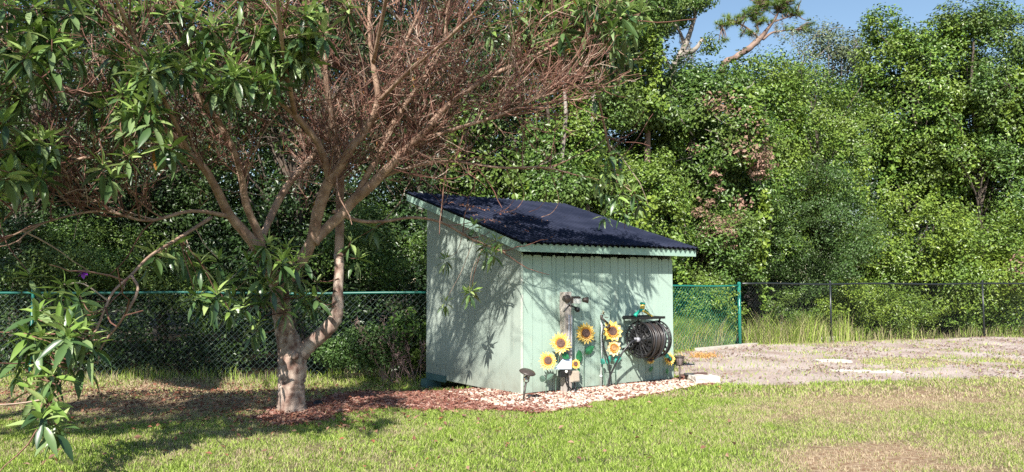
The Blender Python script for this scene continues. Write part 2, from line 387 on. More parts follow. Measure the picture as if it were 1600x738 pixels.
mb.build('front_wall', M['paint'], shed)
mb = MB(); box(mb, W(WL / 2, 0.90, -.045), (WL - .06, .03, 1.66), (U, Vv, Z)); mb.build('framing', M['dark'], shed)
# side wall of panels, top following the roof slope
mb = MB()
def side_panel(mb, s0, s1, z0, z0b, o=0, th=.02, top=-.02):
    P = lambda s, h, oo: A + Vv * s - U * oo + Z * h
    pr = [(s0 + .003, z0), (s1 - .003, z0b), (s1 - .003, roof_z(s1) + top), (s0 + .003, roof_z(s0) + top)]
    fr = [P(s, h, o) for s, h in pr]; bk = [P(s, h, o - th) for s, h in pr]
    mb.add(fr + bk, [[3, 2, 1, 0]], [[4, 5, 6, 7]], [[0, 1, 5, 4], [1, 2, 6, 5], [2, 3, 7, 6], [3, 0, 4, 7]])
cuts = [.0, .30, .46, .76, 1.06, 1.22, 1.52, 1.82, 1.98, SL]
for i in range(len(cuts) - 1): side_panel(mb, cuts[i], cuts[i + 1], .012, .012 if i < 8 else -.01)
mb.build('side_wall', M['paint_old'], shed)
mb = MB(); box(mb, A + Vv * 2.08 - U * .013 + Z * .03, (.02, .55, .09), (U, Vv, Z)); mb.build('skirt_board', M['skid'], shed)
mb = MB(); box(mb, A + Vv * -.006 - U * -.014 + Z * .90, (.032, .008, 1.76), (U, Vv, Z)); mb.build('corner_strip', M['primer'], shed)
mb = MB()
for s0, s1, a0, a1 in ((SL - .02, SL, 0, WL),):
    box(mb, A + Vv * (SL - .01) + U * WL / 2 + Z * (roof_z(SL) / 2), (WL - .05, .02, roof_z(SL) - .05), (U, Vv, Z))
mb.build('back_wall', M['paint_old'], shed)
mb = MB()
P = lambda s, h, a: A + Vv * s + U * a + Z * h
pr = [(.03, .03), (SL - .03, .03), (SL - .03, roof_z(SL) - .03), (.03, roof_z(0) - .03)]
mb.add([P(s, h, WL) for s, h in pr] + [P(s, h, WL - .02) for s, h in pr], [[0, 1, 2, 3]], [[7, 6, 5, 4]], [[0, 4, 5, 1], [1, 5, 6, 2], [2, 6, 7, 3], [3, 7, 4, 0]])
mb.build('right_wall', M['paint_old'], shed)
# rafters under the eaves
for a in (.35, .95, 1.55, 2.15, 2.68):
    mb = MB(); s0, s1 = -OF + .03, SL; ax = nrm(Vv + Z * slope); L_ = (s1 - s0) * math.hypot(1, slope)
    box(mb, A + U * a + Vv * (s0 + s1) / 2 + Z * (roof_z((s0 + s1) / 2) - .062), (.04, L_, .085), (U, ax, np.cross(U, ax)))
    mb.build('rafter', M['trim'], shed)
# fascias
mb = MB(); LA = OS + WL + OR; box(mb, A - U * OS + U * LA / 2 - Vv * OF + Z * 1.843, (LA, .022, .105), (U, Vv, Z)); mb.build('front_fascia', M['trim'], shed)
RB = 2.96 - OF
def rake(a, nm):
    mb = MB(); s0, s1 = -OF - .008, RB; q = []
    for s, dz in ((s0, -.110), (s1, -.110), (s1, -.006), (s0, -.006)):
        for da in (-.012, .012): q.append(A + U * (a + da) + Vv * s + Z * (roof_z(s) + dz + .0))
    mb.add(q, [[0, 2, 4, 6]], [[7, 5, 3, 1]], [[0, 1, 3, 2], [2, 3, 5, 4], [4, 5, 7, 6], [6, 7, 1, 0]]); mb.build(nm, M['trim'], shed)
rake(-OS - .001, 'gable_fascia'); rake(WL + OR - .012, 'gable_fascia')
mb = MB(); box(mb, A - U * OS + U * LA / 2 + Vv * RB + Z * (roof_z(RB) - .06), (LA - .06, .02, .10), (U, Vv, Z)); mb.build('rear_fascia', M['trim'], shed)
# corrugated roofing
mb = MB(); pitch = .100; n = int((LA + .06) / pitch * 8); aa = np.linspace(-OS - .035, WL + OR + .03, n)
prof = .026 * (np.abs(np.cos(aa / pitch * math.pi)) ** 1.0 * 2 - 1)
ss = np.linspace(-OF - .05, RB + .04, 12); rows = []
for s in ss:
    sag = .004 * np.sin(s * 2 + aa * 1.1)
    rows.append(A + U * aa[:, None] + Vv * s + Z * (roof_z(s) + .006 + prof + sag)[:, None])
Vt = np.concatenate(rows); Vb = Vt - Z * .004; k = len(ss)
i = np.arange(k - 1)[:, None] * n + np.arange(n - 1)[None]
q = np.stack([i, i + 1, i + n + 1, i + n], -1).reshape(-1, 4); NV = len(Vt)
e1 = np.arange(n - 1); vly_shade = np.tile(np.clip((.88 - np.abs(np.cos(aa / pitch * math.pi))) / .3, 0, 1), k); ed = np.stack([e1 + NV, e1 + 1 + NV, e1 + 1, e1], -1)
mb.add(np.vstack([Vt, Vb]), q, q[:, ::-1] + NV, ed, at=np.concatenate([vly_shade, vly_shade])); mb.build('roof', M['roof'], shed, smooth=True, attr='valley_shade')
for s in (.05, .8, 1.6, 2.4):
    pass
for s in (-.12, .7, 1.5, 2.3):
    for k_ in range(0, 32, 3):
        a_ = -OS + .1 * k_
        if a_ < WL + OR: mb = MB(); q = A + U * a_ + Vv * s + Z * (roof_z(s) + .03); cyl(mb, q, q + Z * .008, .008, 8); mb.build('roof_screw', M['black'], shed)
# foundation block at rear left
pb = MB(); c = A + Vv * 2.28 + U * .02; box(pb, [c[0], c[1], -.09], (.24, .19, .16), (U, Vv, Z)); o = pb.build('foundation_block', M['skid'], shed)
for s, a in ((1.2, .1), (.1, .12), (.1, 1.4), (.1, 2.6), (2.3, 2.6)):
    pb = MB(); c = A + Vv * s + U * a; box(pb, [c[0], c[1], -.02], (.19, .14, .1), (U, Vv, Z)); pb.build('foundation_block', M['dark'], shed)

# ------------------------------------------------------------------ fences
def fence(name, label, pts, h, wm, rm, posts, cell=.10, rw=.0024, top_rail=.021, post_r=.024, grp=None, stretch_post=()):
    pts = [np.asarray(q, float) for q in pts]
    t = thing(name, (pts[0][0], pts[0][1], gz(*pts[0])), label, 'fence', grp)
    seg = [0] + list(np.cumsum([np.linalg.norm(pts[i + 1] - pts[i]) for i in range(len(pts) - 1)])); Lt = seg[-1]
    def at(s):
        s = min(max(s, 0), Lt)
        for i in range(len(pts) - 1):
            if s <= seg[i + 1] + 1e-9: f = (s - seg[i]) / (seg[i + 1] - seg[i]); q = pts[i] * (1 - f) + pts[i + 1] * f; return q
        return pts[-1]
    def P3(s, hh):
        q = at(s); g = gz(q[0], q[1]); return np.array([q[0], q[1], g + .03 + hh])
    mb = MB(); n = int((Lt + h) / cell)
    dr_ = nrm(np.append(pts[-1] - pts[0], 0)); nn = np.array([dr_[1], -dr_[0], 0])
    for i in range(n + 1):
        for sg in (1, -1):
            s0 = i * cell - h if sg > 0 else i * cell; line = []
            for k in range(0, 6):
                hh = h * k / 5; s = s0 + sg * hh
                if -.001 <= s <= Lt + .001: line.append(P3(s, hh) + nn * .004 * sg)
            if len(line) > 1: tube(mb, line, rw, 3, False)
    mb.build('wire_mesh', wm, t)
    mb = MB(); line = [P3(s, h) for s in np.linspace(0, Lt, 24)]; tube(mb, line, top_rail, 10); mb.build('top_rail', rm, t, True)
    for s in posts:
        q = at(s); g = gz(*q); mb = MB(); r = post_r * (1.55 if s in stretch_post else 1)
        b = np.array([q[0], q[1], g - .1]) + nn * .0; tube(mb, [b, b + Z * (h + .13 + .05)], r, 14); o = mb.build('post', rm, t, True)
        lathe(mb2 := MB(), b + Z * (h + .175), [(r * 1.15, -.02), (r * 1.15, .01), (r * .8, .03), (0, .04)], sides=14); mb2.build('post_cap', rm, o)
    return t
q0 = np.array([-10.5, 12.2]); q1 = np.array([-1.30, 12.02])
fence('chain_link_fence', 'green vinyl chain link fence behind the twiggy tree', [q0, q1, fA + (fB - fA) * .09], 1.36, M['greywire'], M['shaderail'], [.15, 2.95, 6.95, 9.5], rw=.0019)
qa = fA + (fB - fA) * .1
Lg = float(np.linalg.norm(fB - qa))
fence('chain_link_fence', 'short bright green fence section ending in a thick post right of the shed', [qa, fB], 1.32, M['greenwire'], M['greenfence'], [.3, 2.5, 5., Lg], stretch_post=(Lg,), rw=.0034, cell=.09)
p1 = np.array([12.0, 19.93]); bp = [fB + np.array([.08, .03]), np.array([7.6, 18.5]), p1, np.array([15.6, 19.9])]
fence('chain_link_fence', 'black chain link fence along the weeds at the right of the yard', bp, 1.36, M['blackfence'], M['blackfence'], [2.75, 7.5, 10.6], rw=.0026, cell=.085)
mb = MB(); a0 = G(1112, 546); a1 = G(1162, 541); dd = nrm(a1 - a0); box(mb, (a0 + a1) / 2 + Z * .02 - np.cross(Z, dd) * .0, (np.linalg.norm(a1 - a0) + 1.0, .16, .06), (dd, np.cross(Z, dd), Z)); tag(mb.build('concrete_strip', M['concrete']), 'narrow concrete strip under the green fence post', 'concrete strip')

# ------------------------------------------------------------------ the twiggy flowering tree
tree = thing('flowering_tree', G(455, 642), 'twiggy tree with pale peeling forked trunk left of the shed', 'tree')
r_ = np.random.default_rng(5)
def PL(pts): return np.array([D(x, y, d) for x, y, d, w in pts]), np.array([w * .5 * d / F for x, y, d, w in pts])
def limb(mb, pts, k=7, sides=12, rough=.12):
    P, R = PL(pts); t = np.arange(len(P)); Q = spline(P, k); tt = np.linspace(0, len(P) - 1, len(Q)); RR = np.interp(tt, t, R)
    RR = RR * (1 + .10 * (r_.random(len(RR)) - .5)); tube(mb, Q, RR, sides, rough=rough, rr=r_); return Q, RR
LB = []
tm = MB()
limb(tm, [(455, 662, 8.52, 60), (455, 648, 8.52, 50), (455, 632, 8.5, 43), (455, 605, 8.5, 40), (457, 575, 8.5, 44), (455, 548, 8.5, 41), (447, 522, 8.48, 31), (441, 495, 8.45, 28), (438, 465, 8.4, 29), (436, 443, 8.4, 30)], 9, 20, .14)
Q, R = limb(tm, [(458, 572, 8.5, 28), (473, 549, 8.5, 26), (492, 532, 8.52, 23), (514, 512, 8.5, 22), (526, 492, 8.5, 20), (528, 456, 8.52, 16), (530, 418, 8.55, 15), (529, 398, 8.6, 15)], 7, 14)
lathe(tm, D(460, 556, 8.32), [(.045, -.03), (.04, .0), (.02, .012), (.0, .014)], (0, -1, .1), 12)
tm.build('trunk', M['bark'], tree, True)
limbs = [
 [(529, 405, 8.6, 15), (531, 349, 8.7, 14), (531, 314, 8.7, 13), (531, 264, 8.7, 13), (524, 226, 8.6, 12), (516, 170, 8.4, 10), (508, 100, 8.2, 8), (512, 30, 8.1, 6), (505, -60, 8.0, 4)],
 [(437, 458, 8.4, 28), (452, 430, 8.4, 24), (476, 398, 8.4, 20), (489, 370, 8.35, 19), (496, 335, 8.3, 19), (507, 300, 8.25, 18), (517, 280, 8.2, 17), (535, 254, 8.15, 15), (552, 226, 8.1, 14), (570, 205, 8.1, 12), (590, 160, 8.0, 10), (583, 100, 7.9, 9), (577, 40, 7.8, 7), (580, -50, 7.8, 5)],
 [(515, 284, 8.2, 12), (509, 258, 8.1, 12), (501, 233, 8.0, 12), (489, 212, 7.9, 11), (461, 180, 7.7, 10), (430, 150, 7.5, 8), (405, 100, 7.3, 6), (390, 30, 7.1, 5), (385, -50, 7, 3)],
 [(490, 380, 8.35, 16), (505, 362, 8.4, 17), (531, 338, 8.4, 16), (552, 314, 8.4, 17), (577, 293, 8.3, 16), (598, 271, 8.25, 14), (612, 257, 8.2, 13), (633, 233, 8.2, 13), (658, 212, 8.1, 11), (700, 165, 8, 9), (760, 122, 8, 8), (830, 90, 8, 6), (900, 50, 8.1, 4)],
 [(554, 312, 8.4, 10), (577, 268, 8.3, 10), (591, 247, 8.3, 9), (605, 219, 8.2, 9), (619, 187, 8.1, 8), (650, 140, 8, 7), (690, 80, 7.9, 5), (700, 10, 7.8, 4), (720, -60, 7.8, 3)],
 [(437, 452, 8.4, 20), (418, 412, 8.2, 19), (392, 375, 8.0, 17), (358, 335, 7.8, 14), (338, 295, 7.6, 13), (318, 262, 7.4, 12), (296, 240, 7.3, 11), (262, 205, 7.1, 9), (215, 180, 6.9, 8), (150, 150, 6.7, 6), (70, 130, 6.5, 5), (-40, 80, 6.3, 3)],
 [(440, 455, 8.4, 15), (418, 425, 8.3, 14), (405, 370, 8.1, 13), (385, 320, 7.9, 12), (372, 255, 7.7, 11), (342, 192, 7.5, 11), (308, 145, 7.3, 9), (290, 80, 7.1, 7), (250, 20, 6.9, 5), (230, -50, 6.8, 4)],
 [(404, 385, 8.1, 9), (425, 335, 8.5, 12), (443, 300, 8.6, 12), (461, 275, 8.7, 11), (486, 247, 8.9, 9), (520, 200, 9, 8), (570, 150, 9.1, 6), (620, 90, 9.2, 5), (660, 10, 9.2, 4)],
 [(590, 278, 8.3, 7), (640, 262, 8.3, 6), (700, 252, 8.3, 5), (780, 262, 8.4, 4), (850, 262, 8.5, 3), (905, 275, 8.6, 2)],
 [(650, 220, 8.2, 7), (700, 205, 8.0, 6), (780, 180, 7.9, 5), (850, 150, 7.9, 4), (920, 130, 8.0, 3)],
 [(520, 330, 8.4, 7), (560, 345, 8.6, 6), (600, 346, 8.9, 5), (645, 340, 9.1, 5), (690, 348, 9.2, 4), (740, 375, 9.25, 4), (790, 395, 9.2, 2.5)],
 [(358, 338, 7.8, 8), (300, 330, 7.4, 6), (230, 345, 7, 5), (160, 330, 6.7, 4), (80, 345, 6.4, 3.2), (-10, 380, 6.2, 2)],
 [(330, 340, 7.6, 6), (280, 372, 7.1, 5.5), (235, 400, 6.5, 4.5), (205, 430, 6.1, 4.2), (178, 455, 5.9, 4), (165, 480, 5.8, 3.6), (148, 520, 5.7, 4), (120, 560, 5.6, 4), (85, 610, 5.5, 3), (70, 650, 5.5, 2)],
 [(205, 430, 6.1, 5), (215, 455, 6.0, 4), (190, 500, 5.9, 4), (160, 540, 5.9, 3), (152, 570, 5.9, 2)],
 [(215, 185, 6.9, 7), (170, 240, 6.7, 6), (120, 250, 6.5, 5), (60, 290, 6.3, 4), (0, 350, 6.1, 3)],
 [(900, 55, 8.1, 5), (925, 90, 8.4, 5), (935, 150, 8.7, 4), (948, 215, 9, 4), (965, 280, 9.1, 3)],
 [(880, 60, 8.1, 5), (930, 40, 8.0, 4), (985, 25, 7.9, 3)],
 [(590, 160, 8.0, 7), (640, 110, 7.5, 6), (700, 60, 7, 5), (770, -20, 6.4, 4), (800, -150, 5.6, 3)],
 [(461, 180, 7.7, 8), (440, 60, 6.8, 7), (420, -150, 5.8, 5), (400, -420, 4.8, 3)],
 [(296, 240, 7.3, 8), (230, 100, 6.4, 7), (140, -80, 5.4, 5), (20, -300, 4.6, 3)],
 [(150, 150, 6.7, 5), (40, -20, 5.8, 5), (-150, -250, 4.9, 4), (-350, -500, 4.2, 3)],
 [(583, 100, 7.9, 7), (610, -40, 7.0, 6), (640, -250, 5.9, 5), (640, -500, 5.0, 3)],
]
lm = MB(); LQ = []
for i, l in enumerate(limbs):
    Q, R = limb(lm, l, 6, 8 if i < 8 else 6, .10); LQ.append((Q, R))
lm.build('limbs', M['limb'], tree, True)

tw = MB(); BP = []      # branch points for attaching leaf sprays
for Q, R in LQ: BP += list(Q[2:])
BP += list(spline([D(455, 600, 8.35), D(450, 540, 8.35), D(441, 495, 8.3), D(436, 450, 8.3)], 8)) + list(spline([D(473, 549, 8.4), D(514, 512, 8.4), D(528, 456, 8.45), D(529, 400, 8.5)], 8))
def grow(p, d, L, r, lev, k=5, up=.25, wig=.35):
    pts = [p]; q = np.array(p, float); d = nrm(d)
    for i in range(k):
        d = nrm(d + r_.normal(0, wig / math.sqrt(k), 3) + Z * up / k); q = q + d * L / k; pts.append(q.copy())
    pts = np.array(pts)
    tube(tw, pts, np.linspace(r, r * .45, k + 1), 4 if lev < 2 else 3, False)
    return pts
CEN = D(470, 330, 7.8)
def ok(p):
    X, Y, _ = proj(p)
    lo = np.interp(X, [-200, 0, 150, 300, 420, 560, 640, 760, 900, 980], [330, 330, 330, 370, 350, 330, 285, 280, 215, 150])
    return X < 985 and Y < lo and not (0 < p[1] < 1.5)
ntw = 0; ends = []
for li, (Q, R) in enumerate(LQ):
    if li in (10, 12, 13): dens = .35
    elif li in (8, 15, 16): dens = .6
    elif li >= 17: dens = .8
    elif li in (3, 9): dens = 1.9
    else: dens = 1.15
    n0 = int(len(Q) * .33); Ls = np.linalg.norm(np.diff(Q[n0:], axis=0), axis=1).sum()
    for c in range(int(Ls * 15 * dens)):
        i = r_.integers(n0, len(Q) - 1); p = Q[i]; T = nrm(Q[i + 1] - Q[i - 1])
        d = nrm(T * .7 + r_.normal(0, .75, 3) * [1, .8, 1] + Z * .35 + nrm(p - CEN) * .45 + np.array([0, .15, 0]))
        L = r_.uniform(.35, 1.1); b = grow(p, d, L, .0075, 1, 6)
        if not ok(b[-1]): continue
        BP += list(b[2:])
        for c2 in range(6):
            j = r_.integers(1, 6); T2 = nrm(b[j + 1 if j < 6 else j] - b[j - 1]); d2 = nrm(T2 * .8 + r_.normal(0, .6, 3) + Z * .25)
            L2 = r_.uniform(.16, .42); b2 = grow(b[j], d2, L2, .0048, 2, 4, .2)
            if not ok(b2[-1]): continue
            ends.append(b2[-1]); ntw += 1
            for c3 in range(4):
                j3 = r_.integers(1, 5); d3 = nrm(nrm(b2[-1] - b2[0]) * .8 + r_.normal(0, .65, 3)); b3 = grow(b2[min(j3, 4)], d3, r_.uniform(.06, .24), .0033, 3, 2, .1)
# hanging bare twigs over the roof
for px, py, d in ((805, 262, 8.6), (790, 262, 8.6), (840, 262, 8.7), (860, 270, 8.7)):
    p = D(px, py, d); pts = [p, p + np.array([.06, .05, -.15]), p + np.array([.1, .1, -.32]), p + np.array([.02, .1, -.45]), p + np.array([-.1, .1, -.5])]
    tube(tw, spline(pts, 4), .004, 4, False)
print('twigs', ntw)

# leaves: a lance shaped leaf template, folded on its midrib and arched
def leaf_tpl(fold=.35, droop=.25):
    rows = [(0, .0), (.12, .08), (.35, .14), (.6, .13), (.85, .06), (1, .0)]; v = []; f = []
    idx = []
    for t, w in rows:
        z = -droop * t * t
        if w == 0: idx.append([len(v)]); v.append((t, 0, z))
        else: idx.append([len(v), len(v) + 1, len(v) + 2]); v += [(t, -w, z + w * fold), (t, 0, z), (t, w, z + w * fold)]
    tri = []; quad = []
    for a, b in zip(idx, idx[1:]):
        if len(a) == 1: tri += [(a[0], b[0], b[1]), (a[0], b[1], b[2])]
        elif len(b) == 1: tri += [(a[0], b[0], a[1]), (a[1], b[0], a[2])]
        else: quad += [(a[0], b[0], b[1], a[1]), (a[1], b[1], b[2], a[2])]
    return np.array(v), np.array(tri), np.array(quad)
TPL = [leaf_tpl(.35, dd) for dd in (.05, .2, .4)]
def put_leaf(mb, p, d, L, roll=0, w=1.0):
    tv, tt, tq = TPL[r_.integers(3)]
    X = nrm(d); h = Z if abs(X[2]) < .95 else np.array([1., 0, 0]); Y = nrm(np.cross(h, X)); N_ = np.cross(X, Y)
    c, s = math.cos(roll), math.sin(roll); Y, N_ = Y * c + N_ * s, N_ * c - Y * s
    v = p + L * (tv[:, :1] * X + tv[:, 1:2] * w * Y + tv[:, 2:] * N_); mb.add(v, tt, tq)
mo, my, md = MB(), MB(), MB()
BPa = np.array(BP)
def rosette(p, L, n=12, tilt=None, young=.55):
    ax = nrm(np.array([0, 0, 1.]) + r_.normal(0, .3, 3)) if tilt is None else nrm(tilt)
    h = nrm(np.cross(ax, [1, .3, 0])); k = np.cross(ax, h); ph = r_.uniform(0, 6.28)
    for i in range(n):
        a = ph + i * 2.4; t = i / (n - 1)           # t=0 top young ones, t=1 the lowest
        el = 1.15 - 2.0 * t + r_.normal(0, .15)
        d = (h * math.cos(a) + k * math.sin(a)) * math.cos(el) + ax * math.sin(el)
        if t > .6: d = nrm(d - Z * .4)
        ll = L * (.75 + .5 * min(1, t * 1.8)) * r_.uniform(.8, 1.12)
        mbx = my if t < young else mo
        if t > .85 and L < .15 and r_.random() < .02: mbx = md
        put_leaf(mbx, p - ax * .035 * t * 2 + d * .012, d, ll, r_.normal(0, .35), r_.uniform(.8, 1.05))
def attach(p, r=.004):
    dd = np.linalg.norm(BPa - p, axis=1) + np.maximum(0, (BPa[:, 2] - p[2])) * .0; j = dd.argmin(); q = BPa[j]
    if dd[j] > .01: tube(tw, spline([q, (p + q) / 2 + r_.normal(0, .03, 3) - Z * .03 * dd[j], p], 4), np.linspace(r * 1.3, r, 9), 4, False)
    return dd[j]
spots = [(20, 60, 6), (60, 58, 6), (90, 45, 6), (30, 118, 6), (10, 150, 6), (80, 100, 6), (60, 10, 6), (20, 8, 6), (100, 75, 6), (118, 20, 6.2), (75, 70, 5.9), (45, 90, 5.9),
 (205, 95, 6.4), (232, 88, 6.3), (258, 92, 6.3), (282, 100, 6.4), (190, 85, 6.5), (243, 110, 6.3), (222, 120, 6.4), (195, 165, 6.4), (215, 158, 6.3), (160, 165, 6.4), (240, 158, 6.3), (205, 198, 6.3), (262, 222, 6.4), (182, 270, 6.3), (232, 175, 6.3),
 (40, 215, 5.9), (62, 208, 5.9), (25, 232, 5.9), (78, 235, 5.9), (10, 268, 5.8), (58, 262, 5.9), (5, 310, 5.8), (0, 190, 5.8),
 (320, 60, 6.9), (352, 118, 6.9), (372, 112, 6.9), (394, 122, 6.9), (352, 138, 6.9), (330, 38, 6.9), (362, 20, 6.9), (312, 90, 6.9), (410, 132, 7),
 (438, 42, 7), (455, 60, 7), (472, 35, 7), (430, 70, 7), (482, 90, 7.1), (460, 100, 7), (400, 8, 7), (442, 8, 7), (490, 15, 7), (500, 48, 7.1), (412, 90, 7), (425, 25, 7), (448, 85, 6.9), (478, 60, 7),
 (405, 400, 7.9), (428, 392, 7.9), (415, 420, 7.8), (440, 400, 7.9), (462, 412, 8), (376, 430, 7.7), (300, 460, 7.3), (312, 412, 7.4), (292, 402, 7.3), (262, 385, 7.2), (325, 470, 7.3), (358, 482, 7.4), (405, 500, 7.9), (398, 515, 7.9), (480, 455, 8.3), (492, 472, 8.3), (470, 470, 8.2), (240, 395, 7), (225, 412, 6.9), (350, 440, 7.6), (447, 480, 8.1), (385, 470, 7.8), (420, 440, 8), (500, 440, 8.4), (395, 450, 7.9),
 (62, 480, 5.7), (92, 510, 5.6), (60, 530, 5.6), (102, 530, 5.6), (125, 520, 5.7), (40, 545, 5.6), (80, 560, 5.5), (130, 560, 5.7), (70, 598, 5.5), (48, 600, 5.5), (60, 640, 5.5), (88, 662, 5.5), (62, 652, 5.4), (110, 500, 5.7), (98, 445, 5.8), (45, 430, 5.8), (130, 460, 5.8), (80, 540, 5.5), (105, 548, 5.6), (30, 575, 5.5), (92, 640, 5.5), (120, 480, 5.7), (60, 500, 5.6), (45, 520, 5.5), (112, 515, 5.5), (85, 585, 5.4), (75, 625, 5.4), (150, 540, 5.7), (75, 470, 5.7), (140, 500, 5.7),
 (728, 458, 9.35), (742, 448, 9.4), (762, 380, 9.25), (778, 372, 9.2), (752, 395, 9.3), (735, 352, 9.2), (700, 402, 9.5), (698, 470, 9.6), (770, 395, 9.3),
 (900, 20, 8), (930, 30, 8), (950, 12, 8), (980, 20, 7.9), (1003, 10, 7.9), (882, 50, 8), (922, 60, 8.1), (950, 48, 8), (972, 70, 8.2), (902, 82, 8.2), (828, 38, 8), (812, 18, 8), (785, 30, 8), (850, 15, 8), (990, 45, 7.9), (915, 5, 8), (870, 20, 8), (960, 90, 8.4), (940, 75, 8.2), (965, -5, 7.9), (935, 0, 7.9), (985, 85, 8.2), (912, 105, 8.3), (955, 120, 8.5), (930, 140, 8.6),
 (960, 245, 9), (972, 270, 9), (986, 300, 9.1), (960, 290, 9.1), (942, 300, 9), (975, 322, 9.1), (928, 255, 9), (952, 332, 9.1), (950, 268, 9), (995, 320, 9.1), (935, 280, 9.0), (965, 308, 8.9), (940, 235, 8.9),
 (215, 20, 6.5), (180, 20, 6.4), (150, 5, 6.4), (300, 10, 6.9), (270, 5, 6.8), (545, 10, 7.6), (410, 60, 6.9),
 (418, 372, 7.9), (450, 385, 8), (432, 410, 7.85), (400, 430, 7.8), (455, 430, 8.1), (388, 405, 7.8), (470, 440, 8.2), (410, 460, 7.9), (340, 400, 7.5), (335, 455, 7.4), (480, 400, 8.1), (495, 455, 8.3), (360, 455, 7.6), (560, 400, 8.8), (575, 350, 8.9), (540, 375, 8.7)]
for x, y, d in spots:
    for rep in range(3 if d < 7.2 and y < 330 else (2 if d < 8.9 and y < 360 else 1)):
        p = D(x + r_.normal(0, 4 + 7 * (rep > 0)), y + r_.normal(0, 4 + 7 * (rep > 0)), d + r_.normal(0, .12)); attach(p)
        rosette(p, r_.uniform(.14, .185) * (.85 if d > 8.9 else 1.0), int(r_.integers(10, 15)))
# leafy crown above the picture, unseen tufts added to cast shade
k = 0
for _ in range(4000):
    j = r_.integers(len(ends)); p = ends[j]; X, Y, _d = proj(p)
    if (Y < -25 or X < -30) and p[1] > 7.6:
        rosette(p, r_.uniform(.12, .16), 10); k += 1
        if k > 220: break
k = 0
for _ in range(6000):  # extra unseen tufts, kept only where their shadows should dapple the lawn
    z = r_.uniform(2.5, 4.8); p = np.array([r_.uniform(-6.8, -1.2), r_.uniform(2.6, 7.2), z]); X, Y, _d = proj(p); sx, sy = p[0] + .26 * z, p[1] + 1.2 * z
    if Y > -30 and X > -30: continue
    if not (7.2 < sy < (10.6 if sx < -3.3 else 9.4)) or sx > -1.2 or (sy > 8.2 and abs(sx + 2.5) < .55) or vnoise(sx, sy, .5, 33) < .45: continue
    attach(p, .005); rosette(p, r_.uniform(.13, .17), 10); k += 1
    if k > 470: break
k = 0
for _ in range(9000):                      # unseen upper crown, added to shade the ground and woods behind
    z = r_.uniform(4.9, 6.4); p = np.array([r_.uniform(-10.5, -1.0), r_.uniform(8.3, 11.2), z]); X, Y, _d = proj(p)
    if Y > -25 or vnoise(p[0], p[1] + 1.2 * z, .7, 35) < .40: continue
    attach(p, .007); rosette(p, r_.uniform(.15, .20), 11); k += 1
    if k > 700: break
for _ in range(90):
    p = ends[r_.integers(len(ends))]; X, Y, _d = proj(p)
    if Y < 170 and X < 480 and Y > -10: rosette(p, .12, 9)
# dried leaves hanging among the bare twigs
for _ in range(900):
    p = ends[r_.integers(len(ends))]; put_leaf(md if r_.random() < .25 else mo, p, nrm(r_.normal(0, .6, 3) - Z * .8), r_.uniform(.05, .09), r_.normal(0, .8), .6)
tw.build('twigs', M['twig'], tree)
mo.build('mature_leaves', M['tleaf'], tree, True); my.build('young_leaves', M['tleafy'], tree, True); md.build('dying_leaves', M['tleafd'], tree, True)
fl = MB(); c = D(130, 427, 5.75)
for i in range(5):
    a = i * 1.2566; d = np.array([math.cos(a), -.5, math.sin(a) * .9]); put_leaf(fl, c, d, .045, .3, 2.4)
fl.build('purple_flower', M['flower'], tree, True)

# ------------------------------------------------------------------ woodland beyond the fence
def leaves_np(C, s, rng, nrml, asp=.55):
    n = len(C); Nn = nrml / (np.linalg.norm(nrml, axis=1, keepdims=True) + 1e-9)
    a = rng.normal(size=(n, 3)); a[:, 2] -= .35; X = np.cross(Nn, a); X /= (np.linalg.norm(X, axis=1, keepdims=True) + 1e-9); Y = np.cross(Nn, X)
    S = (s * rng.uniform(.65, 1.35, n))[:, None]; fold = Nn * S * .13
    V = np.stack([C - Y * S * .5, C + X * S * asp * .5 + fold, C + Y * S * .5, C - X * S * asp * .5 + fold], 1)
    return V.reshape(-1, 3), np.arange(n * 4).reshape(-1, 4)
def crown(mb, c, rx, ry, rz, n_cl, per, s, rng, cr=.38, lump=.35, fill=.15, flat=.75, asp=.55, box_=0, void=True):
    """leaf clumps over an uneven, lobed volume"""
    th = rng.uniform(0, 2 * math.pi, n_cl); cz = rng.uniform(-1, 1, n_cl); sz = np.sqrt(1 - cz * cz)
    dirs = np.stack([sz * np.cos(th), sz * np.sin(th), cz], 1)
    lob = rng.normal(size=(14, 3)); lob /= np.linalg.norm(lob, axis=1, keepdims=True)
    w = np.clip((dirs @ lob.T - .72) / .28, 0, 1).max(1)
    rad = (1 - lump) + lump * w; rad *= np.where(rng.random(n_cl) < fill, rng.uniform(.35, .85, n_cl), rng.uniform(.86, 1.08, n_cl))
    if box_: dirs = dirs / (np.abs(dirs).max(1, keepdims=True) ** box_)
    CC = np.array(c) + dirs * rad[:, None] * np.array([rx, ry, rz])
    vd = rng.normal(size=(9, 3)); vd[:, 1] = -abs(vd[:, 1]); vd /= np.linalg.norm(vd, axis=1, keepdims=True)
    kp = (not void) | ((dirs @ vd.T).max(1) < rng.uniform(.90, .965)) | (rng.random(n_cl) < .12); CC = CC[kp]; dirs = dirs[kp]; n_cl = len(CC)
    csz = cr * (.4 + 1.3 * rng.random(n_cl) ** 1.5)
    m = (per * (csz / cr) ** 2).astype(int).clip(5)
    idx = np.repeat(np.arange(n_cl), m); n = len(idx)
    d = rng.normal(size=(n, 3)); d /= np.linalg.norm(d, axis=1, keepdims=True)
    r = rng.random(n) ** .45
    P_ = CC[idx] + d * (r * csz[idx])[:, None] * np.array([1, 1, flat])
    P_[:, 2] -= .12 * (d[:, 0] ** 2 + d[:, 1] ** 2) * csz[idx]
    keep = P_[:, 2] > gz(P_[:, 0], P_[:, 1]) + .03
    nr = d * .6 + dirs[idx] * .35 + rng.normal(size=(n, 3)) * .45 + np.array([0, -.1, .45])
    v, f_ = leaves_np(P_[keep], s, rng, nr[keep], asp); mb.add(v, f_); return CC
